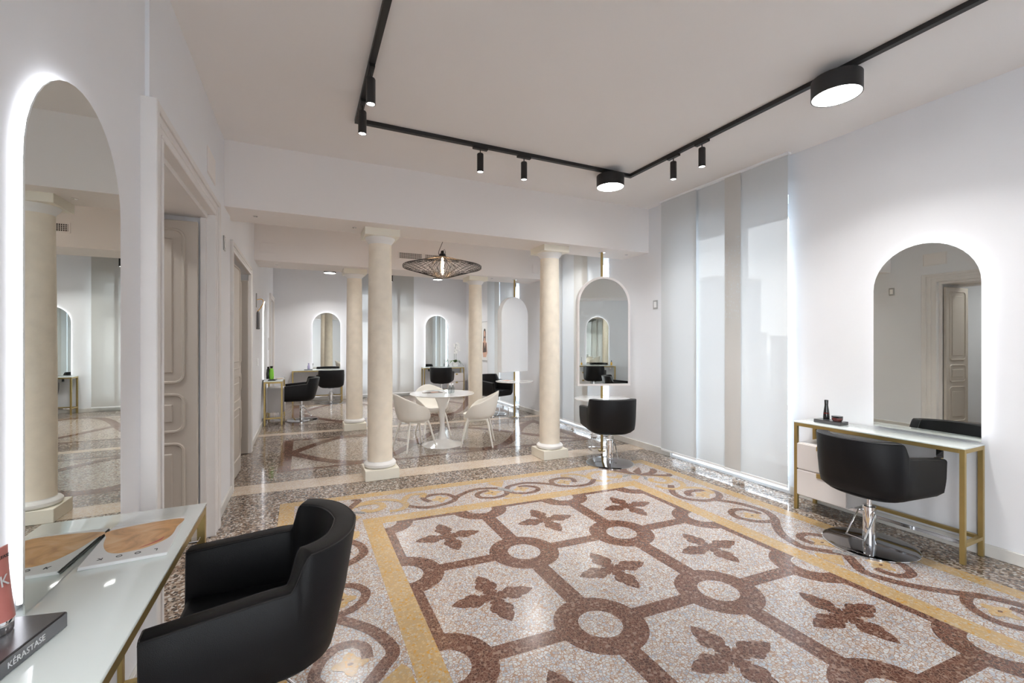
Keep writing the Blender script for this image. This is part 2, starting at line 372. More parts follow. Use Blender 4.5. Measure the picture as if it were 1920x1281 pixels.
for i in range(4):
    for j in range(5):
        pts = []
        for k in range(28):
            a = 2 * PI * k / 28; u = FU0 + CU * i + .114 * math.cos(a); v = FV0 + CV * j + .114 * math.sin(a)
            if FU0 - 1e-6 <= u <= FU1 + 1e-6 and FV0 - 1e-6 <= v <= FV1 + 1e-6: pts.append((u, v))
        cu_, cv_ = FU0 + CU * i, FV0 + CV * j
        if len(pts) < 28: pts.append((cu_, cv_))
        mu = sum(p[0] for p in pts) / len(pts); mv = sum(p[1] for p in pts) / len(pts)
        ex = .0001
        pts = sorted(set(pts), key=lambda p: math.atan2(p[1] - mv, p[0] - mu))
        flat('mosaic_medallion', [[fr(*p) for p in pts]], 'mosaic_white', .0018)
def w2f(x, y):
    u = x - OX; 
    for _ in range(3): v = OY + SK * u - y; u = x - OX - .003 * v
    return u, v
RZ = 0
def ribbon(name, pts, wd, mat, z, frame=True, parent=floor, k=7, taper=False):
    global RZ
    RZ = (RZ + 1) % 40; z += RZ * .000012; wd *= 1.22
    P = smoothpts([(p[0], p[1], 0) for p in pts], k); b = B(); L = []; R = []; m = len(P)
    for i in range(m):
        t = (P[min(i + 1, m - 1)] - P[max(0, i - 1)]).normalized(); n = Vector((-t.y, t.x, 0)); h = wd / 2
        if taper: h *= .35 + .65 * math.sin(PI * min(1, (i + .5) / m * 1.0)) ** .5
        L.append(P[i] + n * h); R.append(P[i] - n * h)
    vs = [(b.bm.verts.new((*(fr(a.x, a.y) if frame else (a.x, a.y)), z)), b.bm.verts.new((*(fr(c.x, c.y) if frame else (c.x, c.y)), z))) for a, c in zip(L, R)]
    for i in range(m - 1): b.bm.faces.new((vs[i][0], vs[i][1], vs[i + 1][1], vs[i + 1][0]))
    return b.build(name, mat, parent, smooth=False)
# digitised scroll motifs: lists of (distance from knot along side, fraction across the border 0 = inner .. 1 = outer)
def RT(pts): return [(y - 1.785, (x - 3.195) / .575) for x, y in pts]
def TP(pts): return [(1.82 - x, (w2f(x, y)[1] - .66) / -.54) for x, y in pts]
s1 = RT([(3.455, 3.438), (3.294, 3.256), (3.264, 3.101), (3.341, 3.0), (3.444, 2.952), (3.581, 2.967), (3.682, 3.038), (3.713, 3.129), (3.655, 3.186), (3.523, 3.219), (3.422, 3.195), (3.378, 3.113)])
vB = RT([(3.52, 2.94), (3.638, 2.797), (3.676, 2.659), (3.678, 2.545), (3.599, 2.421), (3.465, 2.312), (3.357, 2.205), (3.286, 2.082), (3.267, 1.975), (3.331, 1.898), (3.42, 1.80)])
s2 = RT([(3.60, 2.40), (3.517, 2.385), (3.415, 2.42), (3.346, 2.49), (3.324, 2.577), (3.375, 2.66), (3.457, 2.691), (3.539, 2.666), (3.581, 2.59), (3.579, 2.537)])
s3 = RT([(3.43, 1.79), (3.56, 1.82), (3.65, 1.92), (3.624, 2.025), (3.578, 2.079), (3.526, 2.114), (3.444, 2.11), (3.396, 2.061), (3.396, 1.981)])
t1 = TP([(.808, 4.088), (.911, 3.983), (1.04, 3.941), (1.207, 3.977), (1.287, 4.059), (1.246, 4.197), (1.12, 4.243), (1.012, 4.189), (1.048, 4.071)])
tB = TP([(1.27, 4.04), (1.377, 4.137), (1.549, 4.213), (1.726, 4.17), (1.794, 4.10), (1.824, 4.037)])
t3 = TP([(1.82, 4.04), (1.77, 3.95), (1.64, 3.915), (1.52, 3.97), (1.51, 4.06), (1.58, 4.12), (1.66, 4.12)])
def side(kind, sg):
    if kind in ('right', 'left'):
        def mp(d, t):
            v = L_ / 2 - sg * d
            return (W_ - .66 + t * .54, v) if kind == 'right' else (.64 - t * .52, v)
        cur = [(s1, .052), (vB, .055), (s2, .045), (s3, .045)]; eyes = [RT([(3.509, 3.085)])[0], RT([(3.474, 2.533)])[0], RT([(3.48, 1.97)])[0]]
    else:
        def mp(d, t):
            u = W_ / 2 - sg * d
            return (u, .66 - t * .54) if kind == 'top' else (u, L_ - .66 + t * .54)
        cur = [(t1, .045), (tB, .045), (t3, .042)]; eyes = [TP([(1.15, 4.103)])[0], TP([(1.664, 4.05)])[0]]
    for pts, wd in cur: ribbon('scroll_vine', [mp(*p) for p in pts], wd, 'mosaic_brown', .0018)
    for e in eyes:
        cx, cy = mp(*e); pts = []
        for k in range(24):
            a = 2 * PI * k / 24; r = .066 + .018 * math.cos(4 * a); pts.append(fr(cx + r * math.cos(a), cy + r * math.sin(a)))
        f = flat('gold_flower', [pts], 'mosaic_gold', .0018)
        flat('flower_centre', [[fr(cx + .014 * math.cos(q), cy + .010 * math.sin(q)) for q in [2 * PI * k / 8 for k in range(8)]]], 'mosaic_brown', .0024, parent=f)
    if sg > 0:
        cx, cy = mp(0, .45)
        ribbon('knot', [(cx - .05, cy - .07), (cx, cy), (cx + .05, cy + .07)], .045, 'mosaic_grey', .0024)
        flat('gold_leaf', [[fr(*mp(d, t)) for d, t in ((-.10, .08), (0, .32), (.10, .08), (.05, .02), (-.05, .02))], [fr(*mp(d, t)) for d, t in ((-.10, .94), (0, .62), (.10, .94), (.04, .97), (-.04, .97))]], 'mosaic_gold', .0018)
for kd in ('right', 'left', 'top', 'bottom'):
    for sg in (1, -1): side(kd, sg)
for cxs, cys in ((0, 0), (1, 0), (0, 1), (1, 1)):
    def cm(a, b):  # a along top from the corner, b down
        return ((W_ - a) if cxs else a, (L_ - b) if cys else b)
    for sw in (0, 1):
        g = (lambda a, b: cm(b, a)) if sw else cm
        ribbon('gold_scroll', [g(*p) for p in [(.62, .62), (.54, .50), (.58, .36), (.70, .30), (.83, .33), (.84, .44), (.74, .50), (.67, .43)]], .05, 'mosaic_gold', .0018)
        ribbon('gold_scroll', [g(*p) for p in [(.66, .27), (.84, .24), (.98, .30), (1.05, .44), (.98, .55), (.88, .56)]], .045, 'mosaic_gold', .0018)
        ribbon('gold_scroll', [g(*p) for p in [(1.03, .38), (1.12, .22), (1.26, .22), (1.22, .32)]], .05, 'mosaic_gold', .0018)
        ribbon('palmette', [g(*p) for p in [(.50, .50), (.52, .34), (.46, .22), (.37, .17)]], .065, 'mosaic_brown', .0024, taper=True)
        ribbon('palmette', [g(*p) for p in [(.50, .50), (.60, .30), (.66, .18), (.60, .15)]], .05, 'mosaic_brown', .0024, taper=True)
        ribbon('knot', [g(*p) for p in [(.50, .50), (.60, .47), (.68, .52)]], .03, 'mosaic_grey', .0030)
    flat('palmette', [[fr(*cm(*p)) for p in ((.49, .53), (.38, .45), (.26, .26), (.45, .38))]], 'mosaic_brown', .0024)
# strips and interlaced bands of the further rooms
flat('cream_strip', [[(-.64, 5.03), (XR, 4.80), (XR, 5.12), (-.64, 5.34)]], 'cream_terrazzo', .0006)
flat('cream_strip', [[(-.66, 7.98), (XR, 7.76), (XR, 7.95), (-.66, 8.16)]], 'cream_terrazzo', .0006)
def interlace(y0, y1, x0, x1, bw):
    P = lambda x, y: (x, y - .02 * (x - x0))
    flat('terrazzo_panel', [[P(x0, y0), P(x1, y0), P(x1, y1), P(x0, y1)]], 'terrazzo_light', .0006)
    t = .075
    flat('band_frame', [[P(x0, y0), P(x1, y0), P(x1, y0 + t), P(x0, y0 + t)], [P(x0, y1 - t), P(x1, y1 - t), P(x1, y1), P(x0, y1)],
                        [P(x0, y0 + t), P(x0 + .14, y0 + t), P(x0 + .14, y1 - t), P(x0, y1 - t)], [P(x1 - .14, y0 + t), P(x1, y0 + t), P(x1, y1 - t), P(x1 - .14, y1 - t)]], 'brown_terrazzo', .0012)
    ym = (y0 + y1) / 2; A = (y1 - y0) / 2 - .1; p = bw
    for sg in (1, -1):
        x = x0 + .13; 
        pts = [(q, ym + sg * A * math.sin((q - x0 - .13) / p * PI) * (1 if True else 1)) for q in [x0 + .13 + k * (x1 - x0 - .26) / 48 for k in range(49)]]
        ribbon('curved_band', [P(a, c) for a, c in pts], .115, 'brown_terrazzo', .0018 + .0006 * (sg > 0), frame=False, k=2)
interlace(5.71, 7.52, -.27, 4.0, 1.66)
interlace(8.75, 11.6, -.2, 4.0, 1.8)
# ------------------------------------------------------------------ columns
def make_column(loc, label):
    t = thing('column', label, 'column', loc, 0, 'cream columns under the beams')
    B().box(-.18, .18, -.17, .17, 0, .115, .004, 1).build('plinth', 'plinth_stone', t)
    B().lathe([(.135, .115), (.160, .12), (.172, .135), (.172, .155), (.160, .170), (.135, .178), (.133, .185)], 40).build('base_ring', 'column_white', t)
    B().lathe([(.133, .185), (.134, .6), (.133, 1.2), (.128, 1.9), (.121, 2.60)], 40).build('shaft', 'column_stone', t)
    B().lathe([(.121, 2.572), (.125, 2.59), (.145, 2.612), (.160, 2.638), (.160, 2.645)], 40).build('echinus', 'column_white', t)
    B().box(-.185, .185, -.185, .185, 2.645, 2.7255, .003, 1).build('abacus', 'plinth_stone', t)
    return t
c1 = make_column((.78, 5.10, 0), 'cream stone column nearest the camera, on a white square plinth')
dup(c1, (2.92, 5.03, 0), 0, 'cream stone column beside the arched standing mirror with the black chair')
dup(c1, (.80, 8.03, 0), 0, 'cream stone column behind the nearest column, near the back left chairs')
dup(c1, (2.98, 7.95, 0), 0, 'cream stone column behind the white round table, right of the orchid')
# ------------------------------------------------------------------ doors
def rrect(w, h, r, n=5):
    pts = []
    for cx, cy, a0 in ((w / 2 - r, h / 2 - r, 0), (-w / 2 + r, h / 2 - r, PI / 2), (-w / 2 + r, -h / 2 + r, PI), (w / 2 - r, -h / 2 + r, 1.5 * PI)):
        for k in range(n + 1):
            a = a0 + PI / 2 * k / n; pts.append((cx + r * math.cos(a), cy + r * math.sin(a)))
    return pts
def leaf(parent, wd, h, loc, rz, panels, knob=None):
    e = B().box(0, wd, -.02, .02, 0, h, .003, 1).build('door_leaf', 'door_paint', parent); e.location = loc; e.rotation_euler = (0, 0, rz)
    for z0, z1 in panels:
        b = B()
        for sg in (1, -1):
            pr = rrect(wd - .17, z1 - z0, min(.055, (z1 - z0) / 3))
            b.tube([(wd / 2 + x, sg * .020, (z0 + z1) / 2 + z) for x, z in pr], .011, 6, loop=True)
            b.box(.15, wd - .15, min(0, sg * .027), max(0, sg * .027), z0 + .07, z1 - .07, .006, 1)
        b.build('door_panel', 'door_paint', e)
    if knob:
        b = B().lathe([(.0, 0), (.022, .002), (.03, .02), (.022, .04), (0, .045)], 16).xf(Matrix.Translation((knob[0], -.02, knob[1])) @ Matrix.Rotation(PI / 2, 4, 'X'))
        b.build('door_knob', 'white_gloss', e)
        B().lathe([(0, 0), (.024, .001), (.024, .006), (0, .01)], 16).xf(Matrix.Translation((knob[0], -.02, knob[1] - .09)) @ Matrix.Rotation(PI / 2, 4, 'X')).build('key_plate', 'brass_dark', e)
    return e
def casing(parent, x, y0, y1, zt, wd=.115, dep=.03, hd=None, wf=None):
    b = B(); hd = hd or wd
    lo = lambda a, c: (min(a, c), max(a, c))
    w0 = wd; wf = wf or wd
    for (ya, yb) in ((y0 - wd, y0), (y1, y1 + wf)):
        wd = w0 if ya < y0 else wf
        sg = 1 if ya < y0 else -1
        o_ = ya if sg == 1 else yb; i_ = yb if sg == 1 else ya
        b.box(x, x + dep, *lo(o_, i_), 0, zt + hd, .003, 1)
        b.box(x - .002, x + dep + .014, *lo(o_ - sg * .003, o_ + sg * wd * .30), 0, zt + hd + .003, .004, 1)
        b.box(x - .001, x + dep + .007, *lo(o_ + sg * wd * .42, o_ + sg * wd * .62), 0, zt + hd * .6, .004, 1)
        b.box(x - .001, x + dep + .010, *lo(i_ - sg * .016, i_ + sg * .001), 0, zt - .001, .004, 1)
    b.box(x, x + dep, y0 - .001, y1 + .001, zt + .001, zt + hd - .001, .003, 1)
    b.box(x - .002, x + dep + .013, y0 - w0 + .004, y1 + wf - .004, zt + hd - .035, zt + hd + .001, .004, 1)
    b.box(x - .001, x + dep + .006, y0 - w0 * .6, y1 + wf * .6, zt + hd * .38, zt + hd * .60, .004, 1)
    b.box(x - .001, x + dep + .009, y0 - .015, y1 + .015, zt - .002, zt + .016, .004, 1)
    b.build('door_casing', 'casing_paint', parent)
PAN = [(.18, .74), (.83, 1.10), (1.19, 2.31)]
d1 = sempty('door_1'); casing(d1, -.675, 2.65, 4.06, 2.475, .13, .060, .135, .20)
leaf(d1, .60, 2.38, (-1.31, 4.0, .01), 0, PAN)
leaf(d1, .60, 2.38, (-1.10, 2.68, .01), math.radians(165), PAN, knob=(.5, 1.0))
B().box(-1.10, -.66, 2.652, 4.058, 2.44, 2.474).box(-.70, -.665, 4.022, 4.058, 0, 2.438).box(-1.10, -1.06, 2.654, 4.056, 2.40, 2.442).build('door_lining', 'casing_paint', d1)
d2 = sempty('door_2'); casing(d2, -.665, 5.22, 6.88, 2.40, .10)
leaf(d2, .50, 2.30, (-1.16, 6.85, .01), 0, PAN, knob=None)
leaf(d2, .78, 2.30, (-.70, 5.22, .01), math.radians(88), PAN, knob=(.06, 1.28))
d3 = sempty('door_3'); casing(d3, -.665, 10.98, 12.06, 2.45, .10)
leaf(d3, 1.06, 2.42, (-.80, 10.99, .01), math.radians(90), PAN)
# ------------------------------------------------------------------ windows
def win_x(idx, y0, y1):
    t = sempty('window_%d' % idx); X = 4.62; z0, z1 = .03, WT; ym = (y0 + y1) / 2; b = B(); f = .06
    b.box(X, X + .07, y0, y0 + f, z0, z1).box(X, X + .07, y1 - f, y1, z0, z1).box(X, X + .07, y0, y1, z1 - f, z1).box(X, X + .07, y0, y1, z0, z0 + .05)
    b.build('window_frame', 'window_frame', t)
    for a, c in ((y0 + f, ym), (ym, y1 - f)):
        s = B(); s.box(X - .03, X + .03, a, a + .085, z0 + .05, z1 - f, .004, 1).box(X - .03, X + .03, c - .085, c, z0 + .05, z1 - f, .004, 1)
        s.box(X - .03, X + .03, a, c, z0 + .05, z0 + .17, .004, 1).box(X - .03, X + .03, a, c, z1 - f - .09, z1 - f, .004, 1).box(X - .02, X + .02, a, c, .78, .83)
        q = s.build('casement', 'window_frame', t)
        B().box(X - .003, X + .003, a + .08, c - .08, z0 + .17, .78).box(X - .003, X + .003, a + .08, c - .08, .83, z1 - f - .09).build('pane', 'pane_glass', q, smooth=False)
    B().box(X - .05, X - .03, ym - .012, ym + .012, 1.05, 1.19, .004, 1).build('window_handle', 'chrome', t)
    B().box(XR + .002, XO - .02, y0, y1, 0, .031).build('window_sill', 'marble_base', t)
for i, (a, b_) in enumerate(WIN): win_x((i - 1) % 4 + 1, a, b_)
t = sempty('window_6'); Y = YF - .2; b = B()  # unseen window added behind the camera to fill the room with daylight
b.box(-.67, -.61, Y, Y + .06, 0, 2.65).box(.36, .42, Y, Y + .06, 0, 2.65).box(-.61, .36, Y, Y + .06, 2.58, 2.65).box(-.61, .36, Y, Y + .06, 0, .12)
b.build('window_frame', 'window_frame', t)
B().box(-.61, .36, Y + .025, Y + .03, .1, 2.6).build('pane', 'pane_glass', t, smooth=False)
t = sempty('window_5'); b = B(); X0, X1 = 1.22, 2.72; Y = 12.5
b.box(X0, X0 + .06, Y, Y + .07, .28, 2.85).box(X1 - .06, X1, Y, Y + .07, .28, 2.85).box(X0, X1, Y, Y + .07, 2.78, 2.85).box(X0, X1, Y, Y + .07, .28, .34)
b.box(1.94, 2.0, Y, Y + .07, .28, 2.85).box(X0, X1, Y + .01, Y + .06, .90, 1.0).box(X0, X1, Y + .01, Y + .06, 2.30, 2.36).box(X0, X1, Y + .01, Y + .06, 2.03, 2.28)
b.build('window_frame', 'window_frame', t)
B().box(X0 + .05, X1 - .05, Y + .03, Y + .036, .34, 2.78).build('pane', 'pane_glass', t, smooth=False)
# ------------------------------------------------------------------ blinds
def blind(loc, rz, L, panels, ztop, label, zb=.095):
    # local x runs along the rail
    t = thing('panel_blind', label, 'blind', loc, rz, None)
    B().box(0, L, -.022, .026, ztop - .022, ztop, .002, 1).build('rail', 'cool_white', t)
    for k, (a, c, mat, dy) in enumerate(panels):
        b = B(); n = 6; rows = []
        for side_ in (0, 1):
            pass
        th = .0008; z0 = zb; z1 = ztop - .022
        b.bm.faces.new([b.bm.verts.new(q) for q in ((a, dy, z0), (c, dy, z0), (c, dy, z1), (a, dy, z1))])
        f = b.build('fabric_panel', mat, t, smooth=False); f.location = (0, 0, 1.6)
        for v in f.data.vertices: v.co.z -= 1.6
        B().box(a, c, dy - .004, dy + .004, z0 - .012, z0 + .012, .002, 1).build('weight_bar', 'cool_white', t)
    return t
# local x -> world +y : rz = 90 deg ; local y -> world -x
blind((4.245, 2.715, 0), PI / 2, 1.70, [(.02, .72, 'blind_fabric', .0), (.66, 1.15, 'blind_fabric', -.014), (.52, .72, 'blind_fabric_cut', .012), (1.11, 1.68, 'blind_fabric', .014)], 3.33, 'tall translucent white panel blind beside the right hand mirror console, reaching the ceiling')
blind((4.245, -1.15, 0), PI / 2, 1.62, [(.0, .56, 'blind_fabric', .0), (.52, 1.10, 'blind_fabric', -.014), (1.06, 1.56, 'blind_fabric', .014)], 3.33, 'translucent panel blind just outside the picture on the right wall')
blind((4.245, 5.66, 0), PI / 2, 1.62, [(.0, .56, 'blind_fabric', .0), (.40, .80, 'blind_fabric_warm', .012), (.78, 1.26, 'blind_fabric', -.012), (1.20, 1.60, 'blind_fabric', .0)], 3.33, 'translucent panel blind behind the standing mirror with the round shelf and black chair')
blind((4.245, 8.86, 0), PI / 2, 1.60, [(.0, .46, 'blind_fabric', .0), (.44, .84, 'blind_fabric', -.012), (.82, 1.10, 'blind_fabric_warm', .012), (1.08, 1.60, 'blind_fabric', .0)], 3.33, 'translucent panel blind behind the rear standing mirror with the white back')
blind((1.16, 12.22, 0), 0, 1.62, [(.0, .56, 'blind_fabric', .0), (.50, .92, 'blind_fabric_warm', .014), (.83, 1.23, 'blind_fabric_dots', -.014), (1.16, 1.61, 'blind_fabric_warm', .0)], 3.33, 'grey white panel blind with dotted perforation left of the far mirror', .10)
# ------------------------------------------------------------------ styling consoles (local: front = -y, wall behind, x = length)
def console(loc, rz, L, label, drawers='left', zt=.80, near_pad=True):
    t = thing('styling_console', label, 'console table', loc, rz, 'brass framed glass topped styling consoles')
    D = .30; q = .028
    for x in (0, L - q):
        for y in (0, D - q):
            B().box(x, x + q, y, y + q, 0, zt - .012, .0015, 1).build('leg', 'brass', t)
    B().box(q, L - q, 0, q, zt - .04, zt - .012, .0015, 1).build('rail', 'brass', t)
    B().box(q, L - q, D - q, D, zt - .04, zt - .012, .0015, 1).build('rail', 'brass', t)
    for x in (0, L - q):
        B().box(x, x + q, q, D - q, zt - .04, zt - .012, .0015, 1).build('rail', 'brass', t)
        B().box(x, x + q, q, D - q, .115, .14, .0015, 1).build('rail', 'brass', t)
    B().box(q, L - q, D - q, D, .115, .14, .0015, 1).build('rail', 'brass', t)
    B().box(q, L - q, .05, .074, .115, .14, .0015, 1).build('foot_rail', 'chrome', t)
    B().box(-.002, L + .002, -.002, D + .002, zt - .012, zt, .003, 2).build('glass_top', 'white_glass', t)
    if drawers:
        w_ = .40; x0 = .03 if drawers == 'left' else L - .03 - w_
        c = B().box(x0, x0 + w_, .012, D - .005, .13, .60, .002, 1).build('drawer_cabinet', 'white_lacquer', t)
        for z0, z1 in ((.14, .36), (.372, .592)):
            d = B().box(x0 + .002, x0 + w_ - .002, -.008, .012, z0, z1, .002, 1).build('drawer', 'white_lacquer', t)
            B().box(x0 + w_ / 2 - .03, x0 + w_ / 2 + .03, -.016, -.006, z1 - .008, z1 + .003, .001, 1).box(x0 + w_ / 2 - .03, x0 + w_ / 2 + .03, -.014, -.008, z1 - .035, z1 - .005).build('handle', 'brass', d)
    hx = L - .14 if drawers != 'right' else .14
    B().box(hx - .02, hx + .02, .03, .033, zt - .10, zt - .04).box(hx - .02, hx + .02, .0, .033, zt - .10, zt - .097).build('tool_hook', 'chrome', t)
    return t
def arch(w_, h, n=20):
    r = w_ / 2; pts = [(-r, 0), (r, 0)]
    for k in range(n + 1):
        a = PI * k / n; pts.append((r * math.cos(a), h - r + r * math.sin(a)))
    return pts
def led_mirror(loc, rz, label, wd=.66, h=1.45):
    t = thing('arched_mirror', label, 'mirror', loc, rz, 'backlit arched wall mirrors')
    # local: mirror face towards -y, wall at y = .045
    B().prism(arch(wd, h), .0, .004, 'y').build('mirror_glass', 'mirror', t, smooth=False)
    b = B().prism([(x * .93, .035 + z * .965) for x, z in arch(wd, h)], .004, .022, 'y').build('backing_board', 'white_lacquer', t)
    pts = [(x * .955, .024 + z * .98) for x, z in arch(wd, h, 28)]
    P = [(x, .016, z) for x, z in pts[1:]] + [(pts[0][0], .016, pts[0][1])]
    B().tube(P, .006, 6).build('light_strip', 'led', t)
    B().box(-.02, .02, .021, .0295, h * .4, h * .75).build('wall_bracket', 'black_metal', t)
    return t
# local +x -> world: wall left station: front faces +x ; rz=90: local x->+y, local y->-x
console((-.374, 1.125, 0), PI / 2, 1.145, 'glass topped brass console in the left foreground with a magazine on it', None, .81)
led_mirror((-.632, 1.852, .812), PI / 2, 'large backlit arched mirror on the left wall in the foreground', .645, 1.475)
# right station: local x -> -y, local y -> +x : rz=-90
console((4.005, 2.525, 0), -PI / 2, 1.14, 'glass topped brass console with white drawers under the right wall mirror', 'left', .785)
led_mirror((4.290, 1.722, .80), -PI / 2 - math.radians(2.7), 'backlit arched mirror on the right wall above the console with drawers')
console((-.33, 8.96, 0), PI / 2, 1.13, 'brass console against the left wall with a green bottle on top', 'right', .79)
led_mirror((-.630, 9.42, .79), PI / 2, 'backlit arched mirror on the far left wall seen almost edge on')
console((-.24, 11.99, 0), 0, 1.15, 'brass console on the back wall with a small violet bottle', None, .79)
led_mirror((.55, 12.29, .79), 0, 'backlit arched mirror on the back wall reflecting a column')
console((3.0, 11.99, 0), 0, 1.16, 'brass console on the back wall carrying the white orchid', 'right', .78)
led_mirror((3.445, 12.29, .785), 0, 'backlit arched mirror on the back wall left of the orchid')
console((3.62, -2.255, 0), PI, 1.16, 'brass console behind the camera seen reflected in the standing mirror', 'right', .79)
led_mirror((3.08, -2.57, .79), PI, 'backlit arched mirror behind the camera seen reflected in the standing mirror')
# ------------------------------------------------------------------ styling chairs (local: faces +y)
def shell_path(n=64):
    # squarish tub: arms run forward, rounded back
    pts = []
    a, bk, fr_ = .265, -.235, .275
    for k in range(n + 1):
        s = -1 + 2 * k / n
        th = s * PI * .5
        pts.append(s)
    return pts
def make_chair(loc, rz, label):
    t = thing('styling_chair', label, 'chair', loc, rz, 'black leather hydraulic styling chairs')
    # centreline of wall: from right arm front, round the back, to left arm front
    cl = []
    for k in range(7): cl.append((.287 - .019 * k / 6, .285 - .295 * k / 6))
    m = 24
    for k in range(1, m):
        a = PI * k / m; ex = .70
        c_, s_ = math.cos(a), math.sin(a)
        cl.append((.268 * math.copysign(abs(c_) ** ex, c_), -.01 - .212 * abs(s_) ** ex))
    for k in range(7): cl.append((-.268 - .019 * k / 6, -.01 + .295 * k / 6))
    P = smoothpts([(x, y, 0) for x, y in cl], 3); n = len(P)
    # arc length
    s_ = [0]
    for i in range(1, n): s_.append(s_[-1] + (P[i] - P[i - 1]).length)
    Lt = s_[-1]; rings = []; top_in = []; top_out = []
    for i, p in enumerate(P):
        tg = (P[min(i + 1, n - 1)] - P[max(i - 1, 0)]).normalized(); nr = Vector((tg.y, -tg.x, 0))
        if nr.dot(Vector((p.x, p.y - .05, 0))) < 0: nr = -nr
        d = min(s_[i], Lt - s_[i]); f = min(1, max(0, (d - .365) / .05)); f = f * f * (3 - 2 * f)
        zt = .675 + .030 * min(1, d / .33) + f * .108
        back = max(0, (d - .3) / (Lt / 2 - .3)); flare = .042 * back
        zb = .405 - .012 * back
        hw = .036 + .006 * f
        zs = [(zb + .000, -hw, 0), (zb, -.2 * hw, 0), (zb + .008, .35 * hw - .012, .0), (zb + .035, .80 * hw, .05), (zb + .09, 1.0 * hw, .16),
              ((zb + zt) / 2, hw * 1.03, .55), (zt - .012, hw, 1), (zt - .003, hw - .005, 1), (zt, hw - .014, 1), (zt, -hw + .014, 1), (zt - .003, -hw + .005, 1), (zt - .012, -hw, 1), ((zb + zt) / 2, -hw, .55)]
        ring_ = []
        for z, o_, ff in zs:
            q = p + nr * (o_ + flare * ff - .035 * (1 - ff) * (.3 + .7 * back)); q = q - nr * (flare * ff) + Vector((-.35 * flare * ff * nr.x, -abs(flare) * ff * abs(nr.y) * 1.25, 0)) * (1 if nr.y < 0 else .0); ring_.append((q.x, q.y, z))
        rings.append(ring_)
        sh = Vector((-.35 * flare * nr.x, -abs(flare) * abs(nr.y) * 1.25, 0)) * (1 if nr.y < 0 else 0); top_out.append(p + nr * (hw - .003) + sh + Vector((0, 0, zt - .004))); top_in.append(p + nr * (-hw + .003) + sh + Vector((0, 0, zt - .004)))
    B().loft(rings).build('shell', 'leather', t, ang=50)
    b = B().tube(top_out, .0022, 5).tube(top_in, .0022, 5)
    for e in (0, -1):
        r = rings[e]; sg = .001
        b.tube([Vector(q) + Vector((0, .001, 0)) for q in r[6:12]], .0022, 5)
        b.tube([Vector(q) + Vector((0, .001, 0)) for q in (r[11], r[12], r[0])], .0022, 5); b.tube([Vector(q) + Vector((0, .001, 0)) for q in (r[6], r[5], r[4], r[3])], .0022, 5)
    b.build('piping', 'piping', t)
    # seat
    so = []
    inner = [Vector(r[12]) for r in rings]
    pl = [(q.x * 1.0, q.y) for q in inner[::3]]
    base_ = [(.215 * .98, .285), (-.215 * .98, .285)]
    out = [(x * 1.03, y + (-.01 if y < 0 else 0)) for x, y in pl]
    sb = B(); prof = [(.93, .395), (.98, .41), (1.0, .43), (1.0, .475), (.97, .495), (.90, .505)]
    sb.loft([[(x * s, (y - .03) * s + .03, z) for x, y in out] for s, z in prof]).build('seat_cushion', 'leather', t, ang=50)
    ub = B().loft([[(x * s, (y - .03) * s + .03, z) for x, y in out] for s, z in ((.90, .385), (1.02, .40), (1.02, .412))]).build('seat_base', 'leather', t, ang=50)
    B().box(-.07, .07, -.07, .07, .368, .388, .004, 1).build('mounting_plate', 'black_metal', t)
    B().cyl(.016, .28, .37, 16).build('piston', 'chrome', t)
    B().lathe([(.042, .018), (.042, .10), (.040, .10), (.040, .285), (.036, .29), (.016, .29)], 28).build('hydraulic_column', 'chrome', t)
    B().lathe([(.275, 0), (.285, .004), (.283, .010), (.26, .016), (.06, .020)], 56).build('base_plate', 'chrome_plate', t)
    B().tube([Vector(p) for p in [(.285 * math.cos(a), .285 * math.sin(a), .006) for a in [2 * PI * k / 56 for k in range(56)]]], .004, 6, loop=True).build('plate_rim', 'chrome', t)
    lv = [(-.040, -.01, .255), (-.055, -.035, .245), (-.06, -.165, .085), (.06, -.165, .085), (.055, -.035, .245), (.040, -.01, .255)]
    B().tube(lv, .0055, 8).tube([(-.062, -.165, .085), (.062, -.165, .085)], .007, 8).build('pump_lever', 'chrome', t)
    return t
CH = make_chair((-.125, 1.855, 0), PI / 2, 'black leather styling chair in the left foreground facing the wall mirror')
dup(CH, (3.785, 1.83, 0), -PI / 2 - math.radians(3), 'black leather styling chair at the right wall console, seen from behind')
dup(CH, (3.42, 4.42, 0), math.radians(-23), 'black leather styling chair under the round shelf of the nearer standing mirror, back to us')
dup(CH, (-.02, 9.36, 0), PI / 2, 'black leather styling chair in side view at the console with the green bottle')
dup(CH, (.62, 11.62, 0), 0, 'black leather styling chair facing the back wall mirror left of the columns')
dup(CH, (3.36, 11.55, 0), math.radians(-22), 'black leather styling chair at the console with the orchid, behind the white table')
dup(CH, (3.55, 8.46, 0), math.radians(205), 'black leather styling chair facing us behind the rear standing mirror')
dup(CH, (3.05, -1.72, 0), PI, 'black leather styling chair behind the camera seen reflected in the standing mirror')
